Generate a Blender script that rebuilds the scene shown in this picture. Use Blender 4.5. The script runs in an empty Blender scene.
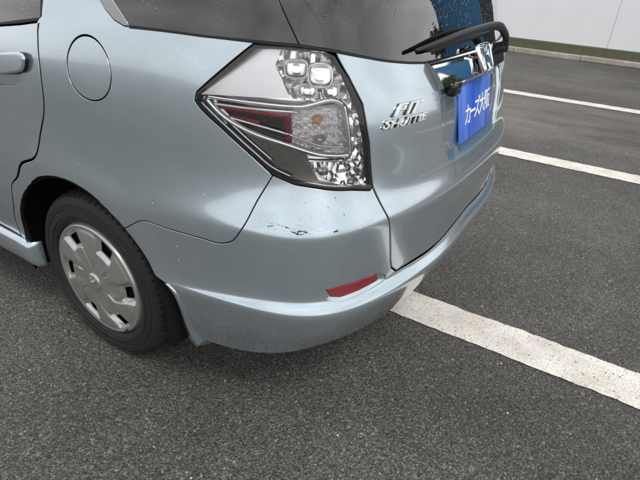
import bpy, bmesh, math, random
import numpy as np
from mathutils import Vector, Matrix
from mathutils.geometry import delaunay_2d_cdt

R = math.radians
scene = bpy.context.scene
col = scene.collection
random.seed(7); rng = np.random.default_rng(7)

# ---------------------------------------------------------------- camera
cam_d = bpy.data.cameras.new('camera'); cam = bpy.data.objects.new('camera', cam_d); col.objects.link(cam)
cam_d.sensor_width = 36.0; cam_d.lens = 27.15; cam_d.clip_start = .05; cam_d.clip_end = 3000
_fw = Vector((.750, .444, -.491)).normalized(); _r = Vector((.533, -.845, .050)).normalized()
_u = _r.cross(_fw).normalized(); _r = _fw.cross(_u).normalized()
M_ = Matrix((_r, _u, -_fw)).transposed().to_4x4(); M_.translation = Vector((-1.568, -1.281, 1.225))
cam.matrix_world = M_
scene.camera = cam

# ---------------------------------------------------------------- overcast sky, weak wide sun, exposure
SUN_EL, SUN_AZ = R(58), R(205)            # azimuth clockwise from +y
world = bpy.data.worlds.new('World'); scene.world = world; world.use_nodes = True
wn = world.node_tree; wn.nodes.clear()
w_out = wn.nodes.new('ShaderNodeOutputWorld'); w_bg = wn.nodes.new('ShaderNodeBackground')
w_sky = wn.nodes.new('ShaderNodeTexSky'); w_sky.sky_type = 'NISHITA'; w_sky.sun_disc = False
w_sky.sun_elevation = SUN_EL; w_sky.sun_rotation = SUN_AZ; w_sky.dust_density = 4.0; w_sky.air_density = 1.2
w_tc = wn.nodes.new('ShaderNodeTexCoord'); w_map = wn.nodes.new('ShaderNodeMapping'); w_map.inputs['Scale'].default_value = (1, 1, 2.6)
w_noise = wn.nodes.new('ShaderNodeTexNoise'); w_noise.inputs['Scale'].default_value = 2.2; w_noise.inputs['Detail'].default_value = 6
w_ramp = wn.nodes.new('ShaderNodeValToRGB')
w_ramp.color_ramp.elements[0].position = .35; w_ramp.color_ramp.elements[0].color = (6.7, 6.75, 6.8, 1)
w_ramp.color_ramp.elements[1].position = .68; w_ramp.color_ramp.elements[1].color = (10.9, 10.8, 10.6, 1)
w_mix = wn.nodes.new('ShaderNodeMix'); w_mix.data_type = 'RGBA'; w_mix.inputs['Factor'].default_value = .86
wn.links.new(w_tc.outputs['Generated'], w_map.inputs['Vector']); wn.links.new(w_map.outputs['Vector'], w_noise.inputs['Vector'])
wn.links.new(w_noise.outputs['Fac'], w_ramp.inputs['Fac'])
wn.links.new(w_sky.outputs['Color'], w_mix.inputs['A']); wn.links.new(w_ramp.outputs['Color'], w_mix.inputs['B'])
wn.links.new(w_mix.outputs['Result'], w_bg.inputs['Color']); wn.links.new(w_bg.outputs['Background'], w_out.inputs['Surface'])
w_bg.inputs['Strength'].default_value = .11
sun_d = bpy.data.lights.new('sun', 'SUN'); sun = bpy.data.objects.new('sun', sun_d); col.objects.link(sun)
sun_d.energy = 1.2; sun_d.angle = R(18); sun_d.color = (1, .97, .92)
_sd = Vector((math.sin(SUN_AZ) * math.cos(SUN_EL), math.cos(SUN_AZ) * math.cos(SUN_EL), math.sin(SUN_EL)))
sun.rotation_euler = _sd.to_track_quat('Z', 'Y').to_euler(); sun.location = _sd * 30
vs = scene.view_settings
vs.view_transform = 'Standard'; vs.look = 'None'; vs.gamma = 1.0; vs.use_curve_mapping = False; vs.exposure = .45

# ---------------------------------------------------------------- car body surface
# One lofted skin for the whole body: "s" runs round the car in metres from the middle of
# the tail (s = 0) along the left flank to the nose (right flank: negative s), "t" counts
# the section rows from the bottom edge (0) up to the edge of the roof (15).
PLAN = np.array([(0, -.948), (-.15, -.9455), (-.3, -.937), (-.45, -.917), (-.55, -.893), (-.64, -.858),
                 (-.71, -.812), (-.765, -.745), (-.80, -.66), (-.822, -.55), (-.836, -.4), (-.844, -.2),
                 (-.847, 0), (-.8475, .3), (-.8475, .7), (-.8475, 1.2), (-.8475, 1.9), (-.846, 2.6),
                 (-.83, 2.9), (-.78, 3.15), (-.65, 3.33), (-.4, 3.43), (0, 3.46)])
# s, then (offset, height) for the 16 rows
ROWS = np.array([
 (0,    -.045,.335, -.008,.41,  .012,.486, -.014,.530, -.007,.58, -.006,.64, -.004,.695, -.026,.755, -.036,.82, -.047,.90, -.070,.975, -.097,1.045, -.125,1.16, -.175,1.28, -.225,1.39, -.285,1.47),
 (.15,  -.045,.335, -.006,.41,  .018,.484, -.008,.524, -.005,.58, -.004,.64, -.003,.695, -.025,.755, -.036,.82, -.047,.90, -.070,.975, -.097,1.045, -.125,1.16, -.175,1.28, -.225,1.39, -.285,1.47),
 (.30,  -.045,.335, -.003,.41,  .026,.486, -.002,.518,  .000,.58, -.001,.64, -.001,.698, -.024,.755, -.036,.82, -.047,.90, -.070,.975, -.097,1.045, -.125,1.16, -.175,1.28, -.225,1.39, -.285,1.47),
 (.45,  -.042,.335,  .000,.41,  .029,.490,  .002,.525,  .003,.58,  .002,.64,  .000,.700, -.024,.755, -.036,.82, -.047,.90, -.068,.98, -.094,1.048, -.122,1.16, -.170,1.28, -.218,1.39, -.275,1.47),
 (.55,  -.042,.330,  .003,.41,  .031,.488,  .004,.523,  .004,.58,  .003,.64,  .000,.700, -.024,.755, -.037,.82, -.047,.90, -.066,.985,-.090,1.055, -.118,1.16, -.163,1.28, -.208,1.39, -.263,1.47),
 (.65,  -.042,.330,  .005,.405, .032,.482,  .006,.517,  .005,.575, .004,.635, .000,.697, -.024,.75, -.041,.81, -.053,.90, -.068,.99, -.087,1.068, -.112,1.17, -.152,1.28, -.194,1.39, -.247,1.47),
 (.735, -.040,.325,  .006,.40,  .032,.474,  .008,.508,  .006,.565, .005,.625, .000,.686, -.023,.74, -.043,.80, -.058,.90, -.071,.99, -.087,1.080, -.106,1.17, -.144,1.28, -.184,1.39, -.235,1.47),
 (.82,  -.038,.305,  .006,.39,  .032,.474,  .010,.504,  .007,.56,  .005,.62,  .000,.681, -.023,.735,-.042,.80, -.057,.90, -.069,.99, -.084,1.088, -.100,1.175,-.136,1.28, -.175,1.39, -.225,1.47),
 (.91,  -.036,.283,  .005,.38,  .028,.478,  .012,.499,  .006,.55,  .004,.615, .000,.681, -.021,.735,-.038,.80, -.050,.90, -.062,.99, -.078,1.095, -.094,1.18, -.128,1.28, -.164,1.39, -.212,1.47),
 (1.03, -.034,.262,  .003,.37,  .022,.470,  .012,.487,  .006,.545, .004,.61,  .000,.677, -.017,.735,-.030,.80, -.040,.89, -.052,.99, -.069,1.102, -.086,1.18, -.118,1.28, -.154,1.39, -.202,1.47),
 (1.18, -.032,.250,  .000,.36,  .014,.450,  .008,.470,  .003,.535, .003,.60,  .000,.668, -.014,.73, -.026,.80, -.033,.88, -.044,.985,-.062,1.106, -.080,1.18, -.112,1.28, -.146,1.39, -.195,1.47),
 (1.38, -.030,.240, -.006,.34,  .004,.435,  .004,.460,  .001,.53,  .001,.59,  .000,.655, -.012,.72, -.021,.80, -.026,.88, -.037,.98, -.056,1.102, -.077,1.18, -.109,1.28, -.143,1.39, -.192,1.47),
 (1.58, -.030,.235, -.010,.34,  .000,.43,   .002,.46,   .001,.53,  .001,.59,  .000,.650, -.010,.72, -.018,.80, -.022,.88, -.033,.98, -.054,1.095, -.076,1.18, -.108,1.28, -.142,1.39, -.190,1.47),
 (1.88, -.030,.235, -.014,.33, -.004,.42,   .001,.46,   .002,.53,  .001,.59,  .000,.645, -.006,.72, -.012,.80, -.017,.88, -.029,.975,-.050,1.075, -.075,1.17, -.107,1.28, -.141,1.39, -.190,1.47),
 (2.28, -.030,.235, -.016,.33, -.008,.42,  -.002,.46,   .001,.53,  .001,.59,  .000,.64,  -.006,.71, -.012,.79, -.017,.87, -.028,.96, -.047,1.05,  -.073,1.16, -.105,1.28, -.140,1.39, -.190,1.47),
 (3.5,  -.030,.235, -.016,.33, -.008,.42,  -.002,.46,   .001,.53,  .001,.59,  .000,.64,  -.006,.70, -.012,.77, -.017,.84, -.028,.91, -.045,.97,   -.075,1.12, -.110,1.26, -.145,1.39, -.200,1.47),
 (4.3,  -.030,.235, -.014,.33, -.006,.42,   .000,.46,   .002,.53,  .002,.59,  .000,.64,  -.006,.68, -.014,.73, -.025,.78, -.045,.83, -.060,.96,   -.10,1.10,  -.150,1.24, -.20,1.38,  -.26,1.46),
 (5.6,  -.040,.215, -.010,.30,  .000,.40,   .005,.46,   .006,.52,  .004,.57,  .000,.62,  -.010,.66, -.025,.70, -.045,.74, -.075,.78, -.100,.95,   -.10,1.10,  -.150,1.24, -.20,1.38,  -.26,1.46)])
NROW = 16
DS, NT = .01, 12          # grid pitch: metres along s, samples per row

def _cr(tk, yk, x):
    """C1 cubic through knots (non-uniform), vectorised on the last axis of yk."""
    tk = np.asarray(tk, float); m = np.gradient(yk, tk, axis=-1)
    i = np.clip(np.searchsorted(tk, x, side='right') - 1, 0, len(tk) - 2)
    h = tk[i + 1] - tk[i]; u = (x - tk[i]) / h
    a, b = yk[..., i], yk[..., i + 1]; ma, mb = m[..., i] * h, m[..., i + 1] * h
    return (2*u**3 - 3*u**2 + 1)*a + (u**3 - 2*u**2 + u)*ma + (-2*u**3 + 3*u**2)*b + (u**3 - u**2)*mb

def _pchip(yk, x):
    """monotone cubic through uniform knots 0..n-1 (last axis)"""
    d = np.diff(yk, axis=-1); a, b = d[..., :-1], d[..., 1:]
    m = np.where(a * b > 0, 2 * a * b / np.where(a + b == 0, 1, a + b), 0.)
    m = np.concatenate([d[..., :1], m, d[..., -1:]], -1)
    i = np.clip(x.astype(int), 0, yk.shape[-1] - 2); u = x - i
    return (2*u**3 - 3*u**2 + 1)*yk[..., i] + (u**3 - 2*u**2 + u)*m[..., i] + (-2*u**3 + 3*u**2)*yk[..., i+1] + (u**3 - u**2)*m[..., i+1]

def _blur(a, sig, axis, mode):
    n = int(sig * 3) + 1; k = np.exp(-.5 * (np.arange(-n, n + 1) / sig)**2); k /= k.sum()
    pw = [(0, 0)] * a.ndim; pw[axis] = (n, n)
    if mode == 'lin':        # point-symmetric extension keeps the ends in place
        p = np.moveaxis(a, axis, 0)
        lo = 2 * p[0] - p[1:n + 1][::-1]; hi = 2 * p[-1] - p[-n - 1:-1][::-1]
        p = np.concatenate([lo, p, hi])
    else:
        p = np.moveaxis(np.pad(a, pw, mode=mode), axis, 0)
    out = sum(k[j] * p[j:j + a.shape[axis]] for j in range(2 * n + 1))
    return np.moveaxis(out, 0, axis)

def _smooth(e0, e1, x):
    u = np.clip((x - e0) / (e1 - e0), 0, 1); return u * u * (3 - 2 * u)

def make_surface():
    d = np.r_[0, np.cumsum(np.linalg.norm(np.diff(PLAN, axis=0), axis=1))]
    smax = d[-1]; S = np.arange(0, smax + DS, DS); S[-1] = smax
    xy = _cr(d, PLAN.T, S)
    xy[0] = np.where(S < .2, _blur(np.r_[-xy[0][:0:-1], xy[0]], 4, 0, 'edge')[len(S) - 1:], xy[0])
    xs = np.r_[-xy[0][:0:-1], xy[0]]; ys = np.r_[xy[1][:0:-1], xy[1]]
    xs, ys = _blur(xs, 3.5, 0, 'edge')[len(S) - 1:], _blur(ys, 3.5, 0, 'edge')[len(S) - 1:]
    tx, ty = np.gradient(xs, S), np.gradient(ys, S); L = np.hypot(tx, ty)
    nx, ny = -ty / L, tx / L                       # outward on the left flank (-x)
    sgn = np.sign(nx * xs + ny * (ys - 1)); nx, ny = nx * sgn, ny * sgn
    off = _cr(ROWS[:, 0], ROWS[:, 1::2].T, S); z = _cr(ROWS[:, 0], ROWS[:, 2::2].T, S)   # rows x S
    off = _blur(np.concatenate([off[:, :0:-1], off], 1), 4.5, 1, 'edge')[:, len(S) - 1:]
    z = _blur(np.concatenate([z[:, :0:-1], z], 1), 4.5, 1, 'edge')[:, len(S) - 1:]
    # the shoulder crease: row 5 is drawn up close under row 6 round the tail
    w = 1 - _smooth(1.25, 1.6, S)
    off[5] = off[5] * (1 - w) + (off[6] + .0025) * w; z[5] = z[5] * (1 - w) + (z[6] - .022) * w
    tt = np.linspace(0, NROW - 1, (NROW - 1) * NT + 1)
    O = _blur(_pchip(off.T, tt), 3.0, 1, 'lin'); Z = _blur(_pchip(z.T, tt), 3.0, 1, 'lin')   # S x T
    # wheel-arch lips standing proud of the flank
    X = xs[:, None] + nx[:, None] * O; Y = ys[:, None] + ny[:, None] * O
    for yc in (0., 2.5):
        r = np.hypot(Y - yc, Z - .30)
        O = O + .0035 * (1 - _smooth(.365, .47, r)) * (np.abs(xs) > .7)[:, None] * _smooth(.2, .4, Z)
    X = xs[:, None] + nx[:, None] * O; Y = ys[:, None] + ny[:, None] * O
    # above the waist the cabin is shorter than the body: bonnet and windscreen
    kr = np.interp(tt, [0, 10, 10.6, 11, 15], [1, 1, .60, .40, .05])
    Y = np.where(Y > 1.2, 1.2 + (Y - 1.2) * kr[None, :], Y)
    G = np.stack([X, Y, Z], -1)
    full = np.concatenate([G[:0:-1] * [-1, 1, 1], G]); Sf = np.r_[-S[:0:-1], S]
    full[..., 1] += .022 * _smooth(0, .55, full[..., 0]) * (1 - _smooth(-.4, .2, full[..., 1])) * (1 - _smooth(.54, .66, full[..., 2]))
    du = np.gradient(full, axis=0); dv = np.gradient(full, axis=1)
    N = np.cross(dv, du); N /= np.linalg.norm(N, axis=-1, keepdims=True) + 1e-12
    c = (full - [0, 1, .6]); N *= np.sign((N * c)[len(Sf)//2 + 60, 80].sum())
    return Sf, tt, full, N

SG, TG, GP, GN = make_surface()
S_MAX = float(SG[-1])

def body(s, t, off=0.):
    """points and normals of the skin at (s, t), pushed out by off"""
    s, t = np.broadcast_arrays(np.asarray(s, float), np.asarray(t, float))
    i = np.clip((np.interp(s, SG, np.arange(len(SG)))), 0, len(SG) - 1.001); j = np.clip(t * NT, 0, len(TG) - 1.001)
    a, b = i.astype(int), j.astype(int); u, v = (i - a)[..., None], (j - b)[..., None]
    f = lambda A: (A[a, b]*(1-u)*(1-v) + A[a+1, b]*u*(1-v) + A[a, b+1]*(1-u)*v + A[a+1, b+1]*u*v)
    n = f(GN); n /= np.linalg.norm(n, axis=-1, keepdims=True)
    return f(GP) + n * np.asarray(off)[..., None], n

# metric height for each t (mean section length), used to lay panels out flat
_k = len(SG)//2 + 78
TV = np.r_[0, np.cumsum(np.linalg.norm(np.diff(GP[_k], axis=0), axis=1))]
t2v = lambda t: np.interp(t, TG, TV)
v2t = lambda v: np.interp(v, TV, TG)

# outlines of the panels on the skin, as (s, t)
O = {
 'door_gap': [(1.618,10.847),(1.6294,10.756),(1.6376,10.35),(1.6378,9.64),(1.6398,8.892),(1.6524,8.362),(1.6887,7.49),(1.7196,6.689),(1.8202,5.85),(1.8878,4.653),(1.9265,3.269),(1.9632,1.794),(1.9696,1.03)],
 'fuel': [(1.4357,9.999),(1.4298,10.606),(1.358,10.037),(1.4341,9.232),(1.5215,9.944)],
 'handle': [(1.7896,9.975),(1.7109,10.059),(1.6906,10.031),(1.6835,9.922),(1.6899,9.724),(1.702,9.597),(1.7222,9.532),(1.8044,9.368)],
 'handle_low': [(1.8495,8.961),(1.775,9.083),(1.7414,9.255),(1.7285,9.601)],
 'lamp': [(1.0999,9.677),(1.0928,9.851),(1.0209,10.362),(0.9527,10.859),(0.8631,10.921),(0.766,10.949),(0.7322,10.873),(0.6893,10.416),(0.6489,9.758),(0.6275,8.814),(0.617,7.448),(0.6255,7.367),(0.6789,7.591),(0.7744,7.831),(0.8383,7.945),(0.892,8.13),(0.9549,8.595),(1.0276,9.135),(1.0828,9.514)],
 'seam': [(0.892,8.13),(0.9249,7.324),(0.9609,5.833),(0.9822,4.911),(1.0103,4.766),(1.0754,4.766),(1.19,4.778),(1.2722,4.794),(1.3203,4.599)],
 'gate_gap': [(0.7322,10.873),(0.6893,10.416),(0.6489,9.758),(0.6275,8.814),(0.617,7.448),(0.5788,5.757),(0.5582,3.924),(0.5494,3.498),(0.5262,3.055)],
 'ledge': [(0.5262,3.055),(0.3635,2.616),(0.1481,2.664),(-0.0775,2.887),(-0.4293,2.916)],
 'belt': [(1.8139,10.649),(1.7158,10.716),(1.6204,10.813),(1.2921,10.864),(1.0875,10.85),(0.9628,10.904),(0.839,10.969),(0.7323,10.979),(0.4963,10.905),(0.3469,10.702)],
 'qwin_front': [(1.3497,11.44),(1.3218,11.154),(1.2921,10.864)],
 'qtrim_front': [(1.3904,11.413),(1.3721,11.194),(1.3412,10.966),(1.3082,10.864)],
 'win_gap': [(0.9001,11.841),(0.8715,11.414),(0.839,10.969)],
 'reflector': [(0.7455,3.585),(0.6989,3.567),(0.6502,3.54),(0.6014,3.532),(0.5958,3.143),(0.6547,3.063),(0.7086,3.04),(0.732,3.177)],
 'refl_hole': [(0.7531,3.635),(0.6993,3.666),(0.6508,3.642),(0.5986,3.614),(0.5667,3.229),(0.5673,2.913),(0.6182,2.807),(0.6854,2.754),(0.7226,2.759),(0.7446,3.055)],
 'garnish': [(0.3469,10.702),(0.2997,9.794)],
 'recess': [(0.3187,9.791),(0.3185,8.886),(0.2913,7.851),(0.2553,7.209)],
 'badge': [(0.5861,9.072),(0.5719,9.411),(0.4039,9.546),(0.3926,9.135)],
 'scratch': [(0.8926,6.555),(0.8617,6.481),(0.8395,6.33),(0.8233,6.425),(0.7994,6.301),(0.8132,6.162),(0.7302,6.183),(0.8063,7.371),(0.7274,7.461),(0.7471,7.133),(0.7064,6.766),(0.8172,6.761),(0.8881,6.447)],
 'flap': [(1.1944,2.11),(1.1641,1.614),(1.1545,0.995),(1.1643,0.289),(1.188,0.833)],
 'lamp_frost': [(1.088,9.809),(0.9573,10.775),(0.8856,10.82),(0.9018,10.529),(0.8584,9.906),(0.9619,9.854)],
 'lamp_gem_top': [(0.8875,10.82),(0.7613,10.889),(0.7128,10.589),(0.6749,9.926),(0.666,9.581),(0.6947,9.807),(0.851,9.902),(0.9013,10.51)],
 'lamp_gem_side': [(0.6851,9.781),(0.6593,9.676),(0.6342,9.073),(0.6176,7.562),(0.7031,7.81),(0.7698,8.143),(0.8062,8.467),(0.6841,8.423),(0.6655,8.567)],
 'lamp_red': [(1.0547,9.635),(0.9539,9.589),(0.8575,9.532),(0.8503,8.908),(0.9307,9.091),(1.0002,9.286)],
 'lamp_signal': [(0.8526,9.675),(0.698,9.784),(0.6719,8.6),(0.7715,8.687),(0.8487,8.865)],
 'lamp_bar_top': [(1.0754,9.78),(0.9605,9.738),(0.8294,9.72),(0.7069,9.807),(0.6975,9.745)],
 'lamp_bar_right': [(0.6975,9.745),(0.685,9.172),(0.678,8.58)],
 'lamp_bar_low': [(0.678,8.58),(0.7676,8.641),(0.8527,8.815),(0.9579,9.07),(1.0316,9.412),(1.0754,9.74)],
 'lamp_bar_mid': [(1.0169,9.375),(0.9281,9.198),(0.8486,9.036),(0.7678,8.832),(0.6924,8.778)],
 'lamp_bar_edge': [(1.0877,9.671),(1.0194,9.175),(0.9504,8.669),(0.8973,8.326),(0.8437,8.128)],
 'lamp_dark': [(1.0268,9.246),(0.9301,8.953),(0.8101,8.683),(0.7879,8.289),(0.7636,7.954),(0.8362,8.028),(0.8922,8.208),(0.961,8.637)],
 'lens_div': [(1.0719,9.807),(0.9586,9.82),(0.8516,9.807)],
 'wiper': [(-0.2345,10.558),(-0.2186,11.0),(-0.13,11.363),(-0.0293,11.424),(0.2112,11.366),(0.3458,11.252),(0.445,11.138)],
 'blade': [(-0.1348,11.218),(0.1109,11.196),(0.2641,11.159),(0.381,11.103)],
 'scrape_a': [(0.8952,6.568),(0.8766,6.531)],
 'scrape_b': [(0.894,6.404),(0.8798,6.474)],
 'scrape_c': [(0.8692,6.527),(0.8581,6.479),(0.8399,6.431),(0.8292,6.422)],
 'scrape_d': [(0.8382,6.308),(0.8274,6.235),(0.8155,6.16),(0.8063,6.196)],
 'scrape_e': [(0.8252,6.289),(0.8135,6.327),(0.8006,6.278)],
 'scrape_f': [(0.8065,6.304),(0.7982,6.254)],
 'scrape_g': [(0.7363,6.17),(0.7251,6.186)],
 'scrape_h': [(0.889,6.563),(0.852,6.457),(0.8159,6.347)],
}

# ---------------------------------------------------------------- materials
def new_mat(name):
    m = bpy.data.materials.new(name); m.use_nodes = True
    nt = m.node_tree; b = nt.nodes['Principled BSDF']
    return m, nt, b
def N(nt, typ, **kw):
    n = nt.nodes.new(typ)
    for k, v in kw.items():
        if k in n.inputs: n.inputs[k].default_value = v
        else: setattr(n, k, v)
    return n
def ramp(nt, fac, stops):
    r = nt.nodes.new('ShaderNodeValToRGB'); el = r.color_ramp.elements
    while len(el) < len(stops): el.new(.5)
    for e, (p, c) in zip(el, stops):
        e.position = p; e.color = (c, c, c, 1) if np.isscalar(c) else (*c, 1)
    nt.links.new(fac, r.inputs['Fac']); return r
def math_(nt, op, a, b=None):
    n = nt.nodes.new('ShaderNodeMath'); n.operation = op
    for i, v in enumerate((a, b)):
        if v is None: continue
        if np.isscalar(v): n.inputs[i].default_value = v
        else: nt.links.new(v, n.inputs[i])
    return n.outputs[0]
def mixc(nt, f, a, b, mode='MIX'):
    n = nt.nodes.new('ShaderNodeMix'); n.data_type = 'RGBA'; n.blend_type = mode
    for k, v in (('Factor', f), ('A', a), ('B', b)):
        if isinstance(v, (int, float)): n.inputs[k].default_value = v
        elif isinstance(v, tuple): n.inputs[k].default_value = (*v, 1)
        else: nt.links.new(v, n.inputs[k])
    return n.outputs['Result']
def bump(nt, h, strength, dist, normal=None):
    n = nt.nodes.new('ShaderNodeBump'); n.inputs['Strength'].default_value = strength; n.inputs['Distance'].default_value = dist
    nt.links.new(h, n.inputs['Height'])
    if normal is not None: nt.links.new(normal, n.inputs['Normal'])
    return n.outputs['Normal']
def coords(nt): return nt.nodes.new('ShaderNodeTexCoord').outputs['Object']

def droplets(nt, vec, scale, keep, size):
    """height field of scattered water beads: voronoi cells, only some of which hold a bead"""
    v = N(nt, 'ShaderNodeTexVoronoi', Scale=scale); nt.links.new(vec, v.inputs['Vector'])
    sep = N(nt, 'ShaderNodeSeparateColor'); nt.links.new(v.outputs['Color'], sep.inputs[0])
    on = math_(nt, 'LESS_THAN', sep.outputs[0], keep)
    rad = math_(nt, 'MULTIPLY', math_(nt, 'ADD', math_(nt, 'MULTIPLY', sep.outputs[1], .7), .3), size)
    q = math_(nt, 'DIVIDE', v.outputs['Distance'], rad)
    h = math_(nt, 'MAXIMUM', math_(nt, 'SUBTRACT', 1.0, math_(nt, 'MULTIPLY', q, q)), 0.0)
    return math_(nt, 'MULTIPLY', math_(nt, 'SQRT', h), on)

def simple(name, colr, rough=.5, metal=0., spec=.5, noise=0., nscale=40, bumpd=0.):
    m, nt, b = new_mat(name)
    b.inputs['Roughness'].default_value = rough; b.inputs['Metallic'].default_value = metal
    b.inputs['Specular IOR Level'].default_value = spec
    tc = coords(nt); nz = N(nt, 'ShaderNodeTexNoise', Scale=nscale, Detail=5.0); nt.links.new(tc, nz.inputs['Vector'])
    k = max(noise, .02)
    nt.links.new(mixc(nt, nz.outputs['Fac'], tuple(x * (1 - k) for x in colr), tuple(min(1, x * (1 + k)) for x in colr)), b.inputs['Base Color'])
    if bumpd: nt.links.new(bump(nt, nz.outputs['Fac'], .5, bumpd), b.inputs['Normal'])
    return m

def paint_mat(name, base, scuffs=False):
    m, nt, b = new_mat(name)
    tc = coords(nt)
    fl = N(nt, 'ShaderNodeTexVoronoi', Scale=1400.0); nt.links.new(tc, fl.inputs['Vector'])
    sep = N(nt, 'ShaderNodeSeparateColor'); nt.links.new(fl.outputs['Color'], sep.inputs[0])
    dust = N(nt, 'ShaderNodeTexNoise', Scale=9.0, Detail=8.0, Roughness=.65); nt.links.new(tc, dust.inputs['Vector'])
    dr = ramp(nt, dust.outputs['Fac'], [(.42, 0.), (.75, 1.)])
    c0 = mixc(nt, sep.outputs[0], tuple(x * .9 for x in base), tuple(min(1, x * 1.1) for x in base))
    spot = N(nt, 'ShaderNodeTexVoronoi', Scale=38.0); nt.links.new(tc, spot.inputs['Vector'])
    ss = N(nt, 'ShaderNodeSeparateColor'); nt.links.new(spot.outputs['Color'], ss.inputs[0])
    dot = math_(nt, 'MULTIPLY', math_(nt, 'LESS_THAN', spot.outputs['Distance'], math_(nt, 'MULTIPLY', ss.outputs[1], .075)), math_(nt, 'LESS_THAN', ss.outputs[0], .30))
    c1 = mixc(nt, math_(nt, 'MULTIPLY', dr.outputs['Color'], .10), c0, (.55, .54, .50))
    c2 = mixc(nt, math_(nt, 'MULTIPLY', dot, .55), c1, (.85, .85, .83))
    sp2 = N(nt, 'ShaderNodeTexVoronoi', Scale=85.0); nt.links.new(tc, sp2.inputs['Vector'])
    s2 = N(nt, 'ShaderNodeSeparateColor'); nt.links.new(sp2.outputs['Color'], s2.inputs[0])
    dot2 = math_(nt, 'MULTIPLY', math_(nt, 'LESS_THAN', sp2.outputs['Distance'], math_(nt, 'MULTIPLY', s2.outputs[1], .10)), math_(nt, 'LESS_THAN', s2.outputs[0], .28))
    c2 = mixc(nt, math_(nt, 'MULTIPLY', dot2, .30), c2, (.80, .80, .78))
    nt.links.new(c2, b.inputs['Base Color'])
    rr = mixc(nt, dr.outputs['Color'], (.12,) * 3, (.19,) * 3); nt.links.new(rr, b.inputs['Roughness'])
    nt.links.new(math_(nt, 'SUBTRACT', .82, math_(nt, 'MULTIPLY', dot, .6)), b.inputs['Metallic'])
    b.inputs['Coat Weight'].default_value = 1.0; b.inputs['Coat IOR'].default_value = 1.5
    nt.links.new(mixc(nt, dr.outputs['Color'], (.015,) * 3, (.06,) * 3), b.inputs['Coat Roughness'])
    dp = droplets(nt, tc, 150.0, .10, .42)
    nt.links.new(bump(nt, dp, .35, .0012), b.inputs['Coat Normal'])
    nt.links.new(bump(nt, sep.outputs[1], .12, .0002), b.inputs['Normal'])
    return m
PAINT = paint_mat('silver_blue_paint', (.478, .560, .620))

def glass_mat(name, tint, drop_keep=.3, drop_scale=70., tr=.05, fk=1.5, dh=.0022):
    m, nt, b = new_mat(name)
    tc = coords(nt)
    dp = droplets(nt, tc, drop_scale, drop_keep, .42)
    dp2 = droplets(nt, tc, drop_scale * 2.3, drop_keep * .9, .42)
    pn = N(nt, 'ShaderNodeTexNoise', Scale=7.0, Detail=3.0); nt.links.new(tc, pn.inputs['Vector'])
    h = math_(nt, 'MULTIPLY', math_(nt, 'ADD', dp, math_(nt, 'MULTIPLY', dp2, .5)), ramp(nt, pn.outputs['Fac'], [(.46, 0.), (.56, 1.)]).outputs['Color'])
    nrm = bump(nt, h, .8, dh)
    nt.nodes.remove(b)
    gl = N(nt, 'ShaderNodeBsdfGlossy', Roughness=.015); gl.inputs['Color'].default_value = (1, 1, 1, 1); nt.links.new(nrm, gl.inputs['Normal'])
    trn = N(nt, 'ShaderNodeBsdfTransparent'); trn.inputs['Color'].default_value = (*tint, 1)
    df = N(nt, 'ShaderNodeBsdfDiffuse'); df.inputs['Color'].default_value = (.012, .012, .013, 1)
    fr = N(nt, 'ShaderNodeFresnel', IOR=1.52); nt.links.new(nrm, fr.inputs['Normal'])
    f2 = math_(nt, 'MINIMUM', math_(nt, 'MULTIPLY', fr.outputs[0], fk), 1.0)
    m1 = N(nt, 'ShaderNodeMixShader', Fac=tr); nt.links.new(trn.outputs[0], m1.inputs[1]); nt.links.new(df.outputs[0], m1.inputs[2])
    m2 = N(nt, 'ShaderNodeMixShader'); nt.links.new(f2, m2.inputs[0]); nt.links.new(m1.outputs[0], m2.inputs[1]); nt.links.new(gl.outputs[0], m2.inputs[2])
    nt.links.new(m2.outputs[0], nt.nodes['Material Output'].inputs['Surface'])
    return m
GLASS = glass_mat('privacy_glass', (.05, .05, .055), .22, 165., .3, 2.0, .0010)
LENS = glass_mat('clear_lens', (.97, .97, .98), .5, 170., .0, 1.2, .0006)
CHROME = simple('chrome', (.85, .86, .87), .05, 1.0)
LAMPCHROME = simple('lamp_reflector', (.93, .93, .94), .14, .9)
CHROME_DULL = simple('satin_chrome', (.62, .63, .65), .22, 1.0)
BLACK = simple('black_plastic', (.012, .012, .013), .38, 0, .4, .2)
BLACK_GLOSS = simple('gloss_black', (.012, .012, .012), .08)
RUBBER_AND_GAP_SHADE = simple('rubber_and_gap_shade', (.009, .009, .010), .55, 0, .35, .25, 60)
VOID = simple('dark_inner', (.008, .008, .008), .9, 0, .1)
FROST = None
def wheel_mat():
    m, nt, b = new_mat('wheel_cover_silver'); tc = coords(nt)
    nz = N(nt, 'ShaderNodeTexNoise', Scale=22.0, Detail=9.0, Roughness=.7); nt.links.new(tc, nz.inputs['Vector'])
    r = ramp(nt, nz.outputs['Fac'], [(.35, 0.), (.7, 1.)])
    nt.links.new(mixc(nt, math_(nt, 'MULTIPLY', r.outputs['Color'], .30), (.46, .455, .45), (.19, .175, .155)), b.inputs['Base Color'])
    b.inputs['Metallic'].default_value = .75
    nt.links.new(mixc(nt, r.outputs['Color'], (.20,) * 3, (.40,) * 3), b.inputs['Roughness'])
    return m
WHEEL = wheel_mat()
def tyre_mat():
    m, nt, b = new_mat('tyre_rubber'); tc = coords(nt)
    nz = N(nt, 'ShaderNodeTexNoise', Scale=30.0, Detail=8.0, Roughness=.7); nt.links.new(tc, nz.inputs['Vector'])
    nt.links.new(ramp(nt, nz.outputs['Fac'], [(.3, (.009, .009, .009)), (.75, (.022, .021, .020))]).outputs['Color'], b.inputs['Base Color'])
    b.inputs['Roughness'].default_value = .62; b.inputs['Specular IOR Level'].default_value = .35
    nt.links.new(bump(nt, nz.outputs['Fac'], .3, .002), b.inputs['Normal']); return m
TYRE = tyre_mat()

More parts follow.
